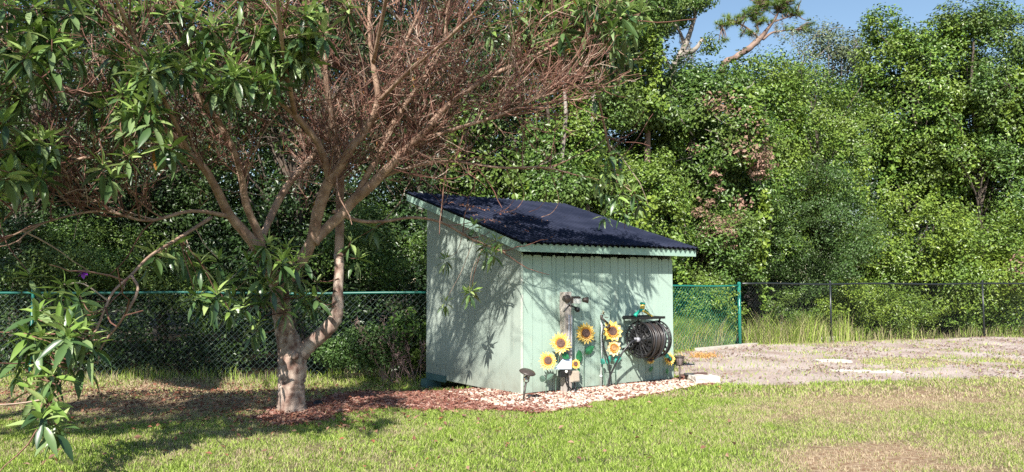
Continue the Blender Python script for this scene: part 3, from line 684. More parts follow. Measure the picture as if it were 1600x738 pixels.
GREENS = {
 'dark': [(.014, .032, .010), (.026, .058, .015), (.05, .10, .024)],  # shade of the left woods put into these lowered greens
 'mid': [(.04, .09, .016), (.08, .155, .028), (.14, .23, .044)],
 'bright': [(.055, .12, .018), (.12, .215, .03), (.22, .32, .05)],
 'yellow': [(.10, .155, .02), (.16, .24, .028), (.24, .32, .045)],
 'grey': [(.07, .10, .05), (.11, .15, .08), (.16, .20, .11)],
 'blue': [(.035, .075, .018), (.06, .12, .028), (.10, .175, .042)],
 'dead': [(.20, .12, .09), (.34, .20, .15), (.42, .28, .21)]}
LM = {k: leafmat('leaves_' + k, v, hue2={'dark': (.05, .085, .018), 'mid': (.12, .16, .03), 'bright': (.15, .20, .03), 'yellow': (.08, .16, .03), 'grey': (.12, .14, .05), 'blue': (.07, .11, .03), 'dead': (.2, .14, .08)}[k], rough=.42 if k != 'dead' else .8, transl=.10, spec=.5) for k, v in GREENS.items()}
def tree_at(name, label, cat, px, ptop, pbot, wpx, d, kind, seed, n_cl=200, per=110, s=.085, cr=.40, trunk=True, ry=None, lump=.45, group=None, tint=None, fill=.15, flat=.75, trunk_mat='gtrunk', tr=.12, asp=.55, dead=0, box_=0, moss=0, vines=0):
    rng = np.random.default_rng(seed); top = D(px, ptop, d)[2]; bot = max(D(px, pbot, d)[2], .05); x = D(px, 443, d)[0]
    rx = wpx / 2 * d / F; rz = (top - bot) / 2; cz = (top + bot) / 2; ry = ry or min(rx, 1.8)
    g = float(gz(x, d)); t = thing(name, (x, d, g), label, cat, group)
    cb = MB(); CC = crown(cb, (x, d, cz), rx * .92, ry, rz * .95, n_cl, per, s, rng, cr, lump, fill, flat, asp, box_)
    cb.build('crown' if trunk else 'foliage', LM[kind], t)
    if vines:
        for _v in range(vines):
            c = CC[rng.integers(len(CC))]
            if c[1] > d or c[2] < 1.2: continue
            c = c + np.array([0, -.25, .1]); n_ = int(rng.uniform(9, 24)); q = c + np.zeros((n_, 3)); dx = np.cumsum(rng.normal(0, .07, n_)); q[:, 0] += dx; q[:, 2] -= np.arange(n_) * .11; q[:, 1] -= .12 * np.sin(np.arange(n_) * .35)
            q = q[q[:, 2] > .3]; q = np.repeat(q, 26, 0) + rng.normal(0, .075, (len(q) * 26, 3))
            if len(q) == 0: continue
            vb = MB(); nr = rng.normal(0, .5, q.shape) + np.array([0, -.6, .5]); v, f_ = leaves_np(q, s * 1.25, rng, nr, .75); vb.add(v, f_); vb.build('hanging_vine', LM['yellow' if _v % 2 else 'bright'], t)
    if dead:
        db = MB(); crown(db, (x + rx * .3, d - ry * .8, cz), rx * .5, .4, rz * .5, int(dead), 60, s, rng, cr * .8); db.build('dead_leaves', LM['dead'], t)
    if trunk:
        tb = MB(); b0 = np.array([x, d, g - .1]); lean = rng.normal(0, .15, 2); P_ = [b0]
        for i in range(1, 6):
            f_ = i / 5; P_.append(b0 + np.array([lean[0] * f_ * 2 + rng.normal(0, .08), lean[1] * f_, (top - g) * .82 * f_]))
        Q = spline(P_, 4); tube(tb, Q, np.linspace(tr, tr * .25, len(Q)), 8, rough=.15, rr=rng)
        tb.build('trunk', M[trunk_mat], t, True)
        bb = MB()
        for c in CC[rng.permutation(len(CC))[:26]]:
            j = int(np.clip((c[2] - g) / (top - g) * .7, .1, .9) * (len(Q) - 1)); a = Q[j]
            tube(bb, spline([a, (a + c) / 2 + rng.normal(0, .12, 3) + Z * .1, c], 3), np.linspace(tr * .3, .012, 7), 4, False)
        for c in CC[CC[:, 1] < d - ry * .3][:16]:
            e = nrm([rng.normal(0, .6), -.25, rng.uniform(.1, 1)]); q = c + e * .25; pts = [q - e * .6, q]
            for _i in range(3): e = nrm(e + rng.normal(0, .35, 3)); q = q + e * .16; pts.append(q)
            tube(bb, pts, np.linspace(.018, .006, len(pts)), 4, False)
        bb.build('limbs', M[trunk_mat], t, True)
    if moss:
        ms = MB(); C = []
        for _ in range(moss):
            c = CC[rng.integers(len(CC))]; n = 60; q = np.repeat(c[None], n, 0) + rng.normal(0, .06, (n, 3)); q[:, 2] -= rng.random(n) * rng.uniform(.3, .9); C.append(q)
        C = np.concatenate(C); nr = rng.normal(size=(len(C), 3)) * [1, 1, .2]; v, f_ = leaves_np(C, .14, rng, nr, .18); ms.add(v, f_); ms.build('hanging_moss', M['moss'], t)
    return t
T = tree_at
gL = 'trees in the shade behind the left fence'
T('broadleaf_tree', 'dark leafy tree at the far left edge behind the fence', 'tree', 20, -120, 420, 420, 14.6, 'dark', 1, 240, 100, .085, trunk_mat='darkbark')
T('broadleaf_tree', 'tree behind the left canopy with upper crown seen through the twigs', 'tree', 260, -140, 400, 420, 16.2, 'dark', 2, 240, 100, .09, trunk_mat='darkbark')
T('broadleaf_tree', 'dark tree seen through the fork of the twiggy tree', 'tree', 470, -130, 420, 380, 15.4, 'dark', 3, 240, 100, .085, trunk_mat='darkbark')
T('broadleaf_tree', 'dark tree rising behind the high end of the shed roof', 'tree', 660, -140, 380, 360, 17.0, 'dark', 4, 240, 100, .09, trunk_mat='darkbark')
T('broadleaf_tree', 'tree with bright leaves just left of the pale trunks', 'tree', 800, 120, 360, 260, 17.6, 'mid', 5, 170, 100, .10, trunk_mat='darkbark', vines=6)
T('tall_tree', 'tall leafy tree reaching the picture top above the shed roof', 'tree', 930, -120, 250, 250, 18.4, 'mid', 6, 380, 120, .085, lump=.45, vines=8)
T('vine_covered_tree', 'vine covered tree just right of the tall trees', 'tree', 1095, 75, 420, 250, 20.5, 'mid', 7, 460, 120, .105, dead=26, vines=16)
T('vine_covered_tree', 'round topped vine mass in the middle of the tree line', 'tree', 1180, 78, 430, 230, 22.5, 'bright', 8, 460, 120, .095, vines=14)
T('broadleaf_tree', 'bright green tree under the grey crowned tree', 'tree', 1270, 80, 400, 230, 23.5, 'bright', 9, 460, 120, .075, trunk_mat='darkbark', vines=10)
T('broadleaf_shrub', 'viny leaf mass hanging between the pale trunks above the roof', 'shrub', 905, 110, 330, 90, 17.0, 'bright', 50, 90, 90, .085, cr=.3, trunk=False, lump=.6)
T('low_shrub', 'low yellow green bush against the black fence between its two thin posts', 'shrub', 1432, 455, 532, 110, 20.8, 'yellow', 51, 90, 90, .06, cr=.22, trunk=False)
T('low_shrub', 'low leafy bush behind the tall weeds near the green post', 'shrub', 1235, 440, 530, 90, 19.6, 'mid', 52, 80, 90, .06, cr=.22, trunk=False)
T('grey_green_tree', 'tall airy grey green tree against the sky', 'tree', 1315, 12, 250, 220, 28, 'grey', 10, 200, 90, .10, cr=.5, lump=.5)
T('broadleaf_tree', 'tall tree with thin upright shoots against the sky', 'tree', 1440, -30, 420, 200, 25, 'bright', 11, 520, 115, .115, lump=.5, trunk_mat='darkbark', vines=10)
T('broadleaf_tree', 'tall dark leafy tree near the right edge', 'tree', 1545, -35, 430, 230, 24, 'mid', 12, 560, 120, .10, lump=.45, trunk_mat='darkbark', vines=12)
T('broadleaf_tree', 'dark leafy tree cut by the right edge of the picture', 'tree', 1655, -10, 430, 260, 23.5, 'mid', 13, 480, 120, .08, trunk_mat='darkbark', vines=8)
T('round_shrub', 'large rounded dark green shrub behind the black fence', 'shrub', 1278, 245, 470, 190, 20.9, 'blue', 14, 260, 130, .055, cr=.3, trunk=False, lump=.2)
T('arching_shrub', 'sprawling yellow green bush behind the black fence', 'shrub', 1420, 275, 520, 200, 22.3, 'yellow', 15, 260, 100, .085, trunk=False, lump=.3)
T('arching_shrub', 'yellow green bush spilling low at the right edge', 'shrub', 1540, 330, 525, 190, 22.0, 'yellow', 16, 240, 100, .085, trunk=False, lump=.3, dead=8)
T('low_shrub', 'low green bush touching the black fence near its middle post', 'shrub', 1350, 430, 540, 170, 20.6, 'yellow', 17, 150, 90, .07, cr=.25, trunk=False)
T('low_shrub', 'small round bush beside the farther right black post', 'shrub', 1520, 440, 530, 130, 21.6, 'bright', 18, 110, 90, .07, cr=.25, trunk=False)
T('broadleaf_shrub', 'dense bush above the green fence right of the shed', 'shrub', 1130, 320, 480, 180, 19.6, 'mid', 19, 200, 100, .075, cr=.3, trunk=False)
T('dying_shrub', 'bush with pinkish dead leaves right of the roof edge', 'shrub', 1125, 290, 395, 90, 18.9, 'dead', 20, 42, 70, .075, cr=.2, trunk=False, lump=.6)
T('broadleaf_shrub', 'green bush behind the low end of the roof', 'shrub', 990, 190, 470, 190, 18.0, 'bright', 21, 300, 100, .075, cr=.3, trunk=False, vines=7)
T('broadleaf_shrub', 'leafy bush rising over the middle of the roof', 'shrub', 862, 215, 420, 120, 16.2, 'mid', 22, 150, 100, .08, cr=.32, trunk=False)
T('low_shrub', 'green weedy bush behind the short green fence', 'shrub', 1105, 440, 556, 140, 17.6, 'bright', 23, 170, 90, .06, cr=.22, trunk=False)
T('broadleaf_shrub', 'sunlit small leaved bush behind the left fence', 'shrub', 140, 345, 462, 270, 14.2, 'mid', 24, 150, 130, .05, cr=.26, trunk=False, lump=.5)
T('broadleaf_shrub', 'shaded small leaved bush behind the left fence post', 'shrub', 30, 330, 500, 160, 13.8, 'dark', 25, 130, 120, .05, cr=.25, trunk=False, lump=.5)
T('broadleaf_shrub', 'small leaved bush growing over the fence left of the trunk', 'shrub', 300, 385, 520, 110, 12.9, 'mid', 26, 45, 120, .05, cr=.22, trunk=False, lump=.6, ry=.5)
T('broadleaf_shrub', 'leafy bush seen between the two stems of the twiggy tree', 'shrub', 590, 320, 450, 160, 13.9, 'mid', 27, 130, 120, .05, cr=.25, trunk=False, lump=.5)
T('low_shrub', 'leafy low bush growing through the fence left of the shed', 'shrub', 560, 500, 598, 130, 11.75, 'blue', 28, 75, 90, .045, cr=.15, trunk=False, ry=.25)
T('broadleaf_shrub', 'broad leaved green bush beside the left wall of the shed', 'shrub', 635, 470, 590, 60, 12.2, 'mid', 29, 30, 60, .09, cr=.2, trunk=False, ry=.3)
# bare twiggy shrub by the shed
bs = thing('bare_shrub', (*D(625, 590, 11.8)[:2], -.13), 'bare pinkish seed stalk shrub between tree and shed', 'shrub'); mb = MB()
for i in range(26):
    p = np.array([*D(r_.uniform(600, 655), 590, 11.8)[:2], -.12]); d = nrm([r_.normal(-.25, .35), r_.normal(0, .2), 1.2]); L = r_.uniform(.6, 1.15); pts = [p]
    for j in range(6): d = nrm(d + r_.normal(0, .12, 3)); p = p + d * L / 6; pts.append(p)
    tube(mb, pts, np.linspace(.006, .003, 7), 4, False)
    for j in range(26): q = pts[r_.integers(3, 7)] + r_.normal(0, .03, 3); e = nrm(r_.normal(0, 1, 3) + Z); tube(mb, [q, q + e * .06], [.005, .002], 4, False)
mb.build('stalks', mat('dry_stalk', (.30, .2, .18), .9), bs)

# far woods that close the view between the trunks
wd = MB(); rng = np.random.default_rng(77)
for i in range(36):
    px = -500 + i * 70; d = rng.uniform(21, 25)
    top = 12.5 + rng.uniform(-.6, .8) if px < 860 else (8.0 if px < 960 else 8.8)
    if px > 1000: d += 4
    x = (px - 800) / F * d; crown(wd, (x, d, top / 2), 1.5, .9, top / 2 + .3, int(26 * top), 60, .13, rng, .6, .2, .35, box_=.6, void=False)
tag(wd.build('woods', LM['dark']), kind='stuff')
us = MB()
for i in range(44):
    f_ = i / 43
    if f_ < .5: x, y = -14 + 13 * f_ * 2, 15.8 + rng.uniform(-.4, .4)
    else: x = -1 + 19 * (f_ - .5) * 2; y = 15.0 + (x + 1) * .62 + 1.9 if x < 5 else 20.9 + (x - 5) * .28 + 1.0
    zc, rz_ = (2.3, 1.3) if x < -1.5 else (1.3, 1.7)
    crown(us, (x, y, zc), .8, .5, rz_, 60, 60, .09, rng, .35, .2, .4, box_=.6, void=False)
for i in range(26):
    x = -13 + i * .5; crown(us, (x, 13.4 + rng.uniform(-.3, .3) + max(0, x + 1) * .7, .45), .5, .35, .8, 26, 40, .07, rng, .28, .2, .4, box_=.6, void=False)
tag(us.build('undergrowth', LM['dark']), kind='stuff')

# pale trunks, mossy oak and pine
def bare(name, label, cat, trunks, crowns, kind, seed, s=.1, moss=0, needles=False, mt='gtrunk'):
    rng = np.random.default_rng(seed); x0 = D(*trunks[0][0][:3]); t = thing(name, (x0[0], x0[1], 0), label, cat)
    tb = MB(); lb = MB(); CCs = []; Qs = []
    for i, tr in enumerate(trunks):
        P_, R = PL(tr)
        if i == 0: P_ = np.vstack([[P_[0][0], P_[0][1], -.1], P_]); R = np.append(R[0] * 1.2, R)
        Q = spline(P_, 6); RR = np.interp(np.linspace(0, len(P_) - 1, len(Q)), np.arange(len(P_)), R)
        tube(tb if i == 0 else lb, Q, RR, 8, rough=.2, rr=rng); Qs.append(Q)
    tb.build('trunk', M[mt], t, True)
    if len(trunks) > 1: lb.build('limbs', M[mt], t, True)
    if crowns:
        cb = MB(); br = MB(); QA = np.concatenate(Qs)
        for px, py, w, h, d in crowns:
            c = D(px, py, d)
            if needles:
                n = int(w * h * 1.0); m = max(6, n // 14); cc = c + rng.normal(0, 1, (m, 3)) * np.array([w, w, h]) * .26 * d / F; ii = rng.integers(0, m, n * 3)
                dv = rng.normal(size=(len(ii), 3)); dv[:, 2] += .5; dv /= np.linalg.norm(dv, axis=1, keepdims=True); L_ = .2
                C = cc[ii] + dv * L_ * .5; a = np.cross(dv, rng.normal(size=dv.shape)); a /= np.linalg.norm(a, axis=1, keepdims=True)
                V = np.stack([C - dv * L_ * .5 - a * .007, C - dv * L_ * .5 + a * .007, C + dv * L_ * .5], 1).reshape(-1, 3); cb.add(V, np.arange(len(V)).reshape(-1, 3))
                for q in cc: j = np.linalg.norm(QA - q, axis=1).argmin(); tube(br, [QA[j], (QA[j] + q) / 2 + rng.normal(0, .05, 3), q], [.03, .02, .012], 4, False)
            else:
                CCs.append(crown(cb, c, w / 2 * d / F, w / 2 * d / F, h / 2 * d / F, int(w * h / 90), 80, s, rng, .35, .45, .3))
                for q in CCs[-1][::7]: j = np.linalg.norm(QA - q, axis=1).argmin(); tube(br, [QA[j], (QA[j] + q) / 2 + rng.normal(0, .05, 3), q], [.04, .03, .012], 4, False)
        cb.build('crown', LM[kind], t); br.build('branches', M[mt], t)
    if moss:
        ms = MB(); C = []; QA = np.concatenate(Qs[-(len(Qs)):])
        for _ in range(moss):
            c = QA[rng.integers(len(QA) // 3, len(QA))]; n = 45; q = np.repeat(c[None], n, 0) + rng.normal(0, .05, (n, 3)); q[:, 2] -= rng.random(n) * rng.uniform(.3, .8); ms = MB(); nr = rng.normal(size=(n, 3)) * [1, 1, .2]; v, f_ = leaves_np(q, .16, rng, nr, .16); ms.add(v, f_); ms.build('hanging_moss', M['moss'], t)
    return t
bare('pine_tree', 'pine with crooked trunk leaning right against the sky', 'tree', [[(1110, 300, 33, 12), (1125, 120, 33, 11), (1150, 90, 33, 10), (1170, 76, 33, 10), (1188, 60, 33, 8), (1202, 42, 33, 5), (1212, 28, 33, 3.5), (1222, 5, 33, 2)],
  [(1188, 62, 33, 4), (1170, 46, 33, 3), (1150, 36, 33, 2.5), (1128, 42, 33, 1.5)], [(1192, 62, 33, 4.5), (1205, 52, 33, 3.5), (1225, 48, 33, 2.5), (1245, 46, 33, 1.5)], [(1185, 50, 33, 3), (1182, 30, 33, 2), (1186, 8, 33, 1.5)], [(1210, 34, 33, 2.5), (1228, 28, 33, 2), (1246, 24, 33, 1.2)]],
  [(1132, 38, 26, 14, 33), (1150, 30, 28, 14, 33), (1175, 22, 34, 20, 33), (1188, 36, 24, 12, 33), (1200, 8, 44, 22, 33), (1225, 6, 40, 22, 33), (1243, 22, 22, 10, 33), (1225, 18, 26, 10, 33), (1195, -14, 50, 20, 33), (1230, -16, 44, 20, 33), (1165, 52, 22, 8, 33), (1130, 64, 16, 6, 33), (1232, 47, 16, 5, 33), (1258, 45, 22, 16, 33)], 'yellow', 31, moss=10, needles=True, mt='pinebark')
bare('mossy_tree', 'grey trunked tree hung with moss left of the pine', 'tree', [[(1045, 300, 29, 16), (1050, 150, 29, 14), (1052, 110, 29, 12), (1066, 80, 29, 10), (1075, 60, 29, 8), (1085, 30, 29, 6)],
  [(1062, 85, 29, 9), (1085, 78, 29, 8), (1098, 60, 29, 4)], [(1050, 110, 29, 6), (1040, 92, 29, 4), (1030, 70, 29, 3)], [(1070, 70, 29, 6), (1062, 50, 29, 5), (1050, 30, 29, 4)]],
  [(1065, 12, 90, 56, 29), (1040, 40, 50, 34, 29), (1085, -10, 60, 40, 29), (1110, 70, 30, 16, 29)], 'mid', 32, .12, 14)
for i, (lab, pts) in enumerate([('pale slender trunk rising over the middle of the roof', [(882, 420, 16.5, 11), (880, 320, 16.5, 10), (878, 250, 16.5, 9), (884, 180, 16.5, 8), (880, 100, 16.5, 6), (886, 20, 16.5, 5)]),
    ('pale trunk with a bend right of the slender one', [(925, 420, 17.2, 10), (918, 320, 17.2, 9), (924, 200, 17.2, 10), (928, 150, 17.2, 10), (940, 110, 17.2, 8), (955, 60, 17.2, 6)]),
    ('brown trunk leaning beside the gap of sky', [(1012, 320, 19, 12), (1012, 200, 19, 12), (1013, 140, 19, 11), (1018, 90, 19, 9), (1015, 40, 19, 7)]),
    ('dim trunk just left of the pale slender one', [(852, 420, 16.8, 9), (850, 300, 16.8, 9), (858, 200, 16.8, 7), (845, 100, 16.8, 5)])]):
    bare('slender_tree', lab, 'tree', [[(a_, b_, c_, w_ * .8) for a_, b_, c_, w_ in pts]], [(pts[-1][0], pts[-1][1] - 30, 110, 70, pts[-1][2]), (pts[2][0] - 14, pts[2][1] + 30, 50, 60, pts[2][2] - .1), (pts[1][0] + 16, pts[1][1] - 30, 46, 50, pts[1][2] - .2)], 'mid', 40 + i, mt=('gtrunk', 'gtrunk', 'pinebark', 'darkbark')[i])

# ------------------------------------------------------------------ grass, weeds, litter, mulch, pebbles
def blades(mb, x, y, h, w, rng, dry, lean=.35):
    n = len(x); a = rng.uniform(0, 2 * math.pi, n); b = rng.uniform(0, 2 * math.pi, n); z = gz(x, y) - .004
    P0 = np.stack([x, y, z], 1); S = np.stack([np.cos(a), np.sin(a), a * 0], 1) * (w * .5)[:, None]
    Ld = np.stack([np.cos(b), np.sin(b), b * 0], 1) * (h * rng.uniform(0, lean * 2, n))[:, None]
    up = np.array([0, 0, 1.]) * h[:, None]
    V = np.stack([P0 - S, P0 + S, P0 + up * .55 + Ld * .35 - S * .8, P0 + up * .55 + Ld * .35 + S * .8, P0 + up * rng.uniform(.75, 1, n)[:, None] + Ld], 1).reshape(-1, 3)
    k = np.arange(n)[:, None] * 5
    mb.add(V, k + np.array([0, 1, 3, 2]), k + np.array([2, 3, 4]), at=np.repeat(dry, 5))
rng = np.random.default_rng(21); gb = MB()
def lawn(n, d0, d1, h0, h1, w0, w1):
    y = np.sqrt(rng.uniform(d0 * d0, d1 * d1, n)); x = rng.uniform(-1, 1, n) * (.72 * y + 1.5)
    bx, by = jit(x, y); b = inpoly(bx, by, BED); di = inpoly(bx, by, DIRT); bfv = behind_fence(x, y)
    q = np.stack([x, y], 1) - A[:2]; a_ = q @ U[:2]; s_ = q @ Vv[:2]; shedm = (a_ > -.0) & (a_ < WL) & (s_ > -.0) & (s_ < SL)
    d = dryness(x, y); cl = vnoise(x, y, .12, 12)
    pr = np.where(b, .012, np.where(di, .05 + .5 * (vnoise(x, y, .5, 14) > .62) * (x > 5.5), np.clip(1.15 - d * .75, .12, 1) * (.35 + .65 * (cl > .25))))
    k = (rng.random(n) < pr) & ~shedm & (bfv < .15)
    x, y, d, cl = x[k], y[k], d[k], cl[k]; n = len(x)
    near = sstep(-.8, -.05, behind_fence(x, y)) * (x < 2.5)
    h = rng.uniform(h0, h1, n) * (.7 + .6 * cl) * (1 + near * 1.3) * (1 - .35 * d)
    dd = np.clip((rng.random(n) < (d * .8 + .10)).astype(float) * rng.uniform(.6, 1, n) + d * .25, 0, 1)
    blades(gb, x, y, h, rng.uniform(w0, w1, n), rng, dd, .55)
lawn(430000, 5.0, 9.5, .02, .056, .0035, .0072)
lawn(180000, 9.5, 14.5, .03, .075, .008, .014)
lawn(70000, 14.5, 21, .04, .08, .010, .018)
gmats = mat('grass_blades', island=[(0, (.09, .15, .02)), (.45, (.26, .38, .05)), (1, (.52, .64, .16))], rough=.55, transl=.3, attr='dry', attr_col=(.50, .40, .27), spec=.3)
print('blades', gb.n // 5)
tag(gb.build('lawn_grass', gmats, attr='dry'), kind='stuff')
# tall weeds along the fences
wb = MB()
def weeds(px0, px1, off0, off1, n, h0, h1, dryp, w=.012):
    line = lambda x: np.where(x < fA[0], 12.1, np.where(x < fB[0], fA[1] + (x - fA[0]) * .8137, fB[1] + (x - fB[0]) * .395))
    t = rng.uniform(px0, px1, n); x = t; y = line(x) + rng.uniform(off0, off1, n); cl = vnoise(x, y, .35, 15)
    k = rng.random(n) < (.25 + cl); x, y, cl = x[k], y[k], cl[k]; n = len(x)
    blades(wb, x, y, rng.uniform(h0, h1, n) * (.5 + cl), rng.uniform(w * .6, w, n), rng, (rng.random(n) < dryp) * rng.uniform(.5, 1, n), .3)
weeds(5.3, 8.6, .1, .7, 4200, .25, .75, .4); weeds(8.6, 16, .0, .6, 1400, .06, .4, .45); weeds(3.2, 5.0, .08, .7, 6000, .3, .75, .15)
weeds(3.1, 5.0, .05, .3, 900, .3, .7, .9); weeds(-9, -1.6, -.15, .5, 3500, .05, .26, .35); weeds(14, 18, -.3, .4, 1800, .2, .6, .8)
tag(wb.build('tall_weeds', gmats, attr='dry'), kind='stuff')
og = MB(); c = G(1100, 558); n = 260; a = rng.normal(0, .10, (n, 2)); blades(og, c[0] + a[:, 0] * 1.4, c[1] + a[:, 1], rng.uniform(.06, .15, n), rng.uniform(.008, .014, n), rng, np.ones(n), .9)
tag(og.build('grass_tuft', mat('orange_grass', (.5, .26, .08), .8, island=[(0, (.45, .2, .06)), (1, (.6, .42, .14))])), 'small orange dried grass tuft on the bare sand', 'grass tuft')

def scatter_leaves(name, n, fn, s, m, zoff=.02):
    mb = MB(); x, y = fn(n); C = np.stack([x, y, gz(x, y) + zoff + rng.uniform(0, .02, len(x))], 1)
    nr = rng.normal(0, .4, C.shape) + np.array([0, 0, 1.]); v, f_ = leaves_np(C, s, rng, nr, .6); mb.add(v, f_); return tag(mb.build(name, m), kind='stuff')
def fr_leaf(n):
    y = np.sqrt(rng.uniform(5.2 ** 2, 12.2 ** 2, n)); x = rng.uniform(-.75, .3, n) * y; px, py, _ = proj(np.stack([x, y, x * 0], -1))
    pr = .9 * np.exp(-((px - 300) / 330) ** 2 - ((py - 625) / 38) ** 2) + .9 * np.exp(-((px - 480) / 90) ** 2 - ((py - 650) / 18) ** 2) + .035
    q = np.stack([x, y], 1) - A[:2]; a_ = q @ U[:2]; s_ = q @ Vv[:2]
    k = (rng.random(n) < pr) & ~((a_ > -.05) & (a_ < WL) & (s_ > -.05)); return x[k], y[k]
scatter_leaves('leaf_litter', 15000, fr_leaf, .05, M['litter'], .03)
def fr_sand(n):
    b = np.array(DIRT); x = rng.uniform(b[:, 0].min(), b[:, 0].max(), n); y = rng.uniform(b[:, 1].min(), b[:, 1].max(), n); k = inpoly(*jit(x, y), DIRT) & (vnoise(x, y, .7, 41) + .5 * vnoise(x, y, .2, 42) > .75); return x[k], y[k]
scatter_leaves('sand_leaf_litter', 13000, fr_sand, .05, leafmat('sand_litter', [(.14, .09, .075), (.24, .16, .13), (.34, .26, .22), (.2, .11, .08)], rough=.9, transl=0), .008)
def fr_bed(n):
    b = np.array(BED); x = rng.uniform(b[:, 0].min(), b[:, 0].max(), n); y = rng.uniform(b[:, 1].min(), b[:, 1].max(), n); k = inpoly(*jit(x, y), BED); return x[k], y[k]
# mulch chips
def chips(mb, x, y, L, w, rng, dz=.01):
    n = len(x); a = rng.uniform(0, math.pi, n); tl = rng.normal(0, .25, n); C = np.stack([x, y, gz(x, y) + dz + rng.uniform(0, .018, n)], 1)
    X = np.stack([np.cos(a), np.sin(a), tl], 1); Y = np.stack([-np.sin(a), np.cos(a), rng.normal(0, .2, n)], 1); N_ = np.cross(X, Y)
    X = X * (L / 2)[:, None]; Y = Y * (w / 2)[:, None]; N_ = N_ * .004; V = []
    for i in (-1, 1):
        for j in (-1, 1):
            for k in (-1, 1): V.append(C + X * i * (1 if j < 0 else .75) + Y * j + N_ * k)
    V = np.stack(V, 1).reshape(-1, 3); mb.add(V, (np.arange(n)[:, None, None] * 8 + BOXF[:, ::-1][None]).reshape(-1, 4))
mu = MB(); x, y = fr_bed(42000); chips(mu, x, y, rng.uniform(.02, .075, len(x)), rng.uniform(.006, .018, len(x)), rng); tag(mu.build('mulch', M['mulch']), kind='stuff')
# pebbles
ico = MB(); ph = (1 + 5 ** .5) / 2
IV = np.array([(-1, ph, 0), (1, ph, 0), (-1, -ph, 0), (1, -ph, 0), (0, -1, ph), (0, 1, ph), (0, -1, -ph), (0, 1, -ph), (ph, 0, -1), (ph, 0, 1), (-ph, 0, -1), (-ph, 0, 1)]) / 1.9
IF = np.array([(0, 11, 5), (0, 5, 1), (0, 1, 7), (0, 7, 10), (0, 10, 11), (1, 5, 9), (5, 11, 4), (11, 10, 2), (10, 7, 6), (7, 1, 8), (3, 9, 4), (3, 4, 2), (3, 2, 6), (3, 6, 8), (3, 8, 9), (4, 9, 5), (2, 4, 11), (6, 2, 10), (8, 6, 7), (9, 8, 1)])
pe = MB(); b = np.array(STONE); n = 26000; x = rng.uniform(b[:, 0].min(), b[:, 0].max(), n); y = rng.uniform(b[:, 1].min(), b[:, 1].max(), n)
jx, jy = jit(x, y, .12); px, py, _ = proj(np.stack([x, y, x * 0], -1)); k = inpoly(jx, jy, STONE) & (rng.random(n) < np.interp(px, [700, 760, 830, 900, 1000], [.10, .35, .32, .5, 1]) * (.35 + .9 * (vnoise(x, y, .2, 17) > .4)))
x, y = x[k], y[k]; n = len(x); s = rng.uniform(.010, .028, n); sh = rng.uniform(.6, 1.3, (n, 1, 3)) * np.array([1, 1, .65]); V = IV[None] * (1 + rng.normal(0, .1, (n, 12, 1))) * sh * s[:, None, None]
an = rng.uniform(0, 6.28, n); c_, s_ = np.cos(an)[:, None], np.sin(an)[:, None]; V = np.stack([V[..., 0] * c_ - V[..., 1] * s_, V[..., 0] * s_ + V[..., 1] * c_, V[..., 2]], -1)
V += np.stack([x, y, gz(x, y) + .012 + s * .4], -1)[:, None]
pe.add(V.reshape(-1, 3), (np.arange(n)[:, None, None] * 12 + IF[None]).reshape(-1, 3)); tag(pe.build('pebbles', M['gravel'], smooth=True), kind='stuff')
# leaves and twigs lying on the roof
rl = MB(); C = []
for (px_, py_, k_) in ((728, 322, 40), (760, 328, 30), (765, 345, 50), (790, 332, 30), (800, 346, 14), (705, 318, 10), (845, 345, 14), (815, 360, 14), (860, 370, 8), (740, 335, 12)):
    r = ray(px_, py_)
    # plane of the roof
    e = np.array([0, 0, EYE]); nrv = nrm(np.cross(U, nrm(Vv + Z * slope))); P0 = A + Z * (roof_z(0) + .02); t = (P0 - e).dot(nrv) / r.dot(nrv); c = e + r * t
    ax = nrm(Vv + Z * slope); q = rng.normal(0, 1, (k_, 2)) * [.09, .09]; C.append(c + q[:, :1] * U + q[:, 1:] * ax)
C = np.concatenate(C); v, f_ = leaves_np(C, .05, rng, rng.normal(0, .5, C.shape) + nrv, .5); rl.add(v, f_)
tag(rl.build('roof_leaf_litter', M['litter']), kind='stuff')

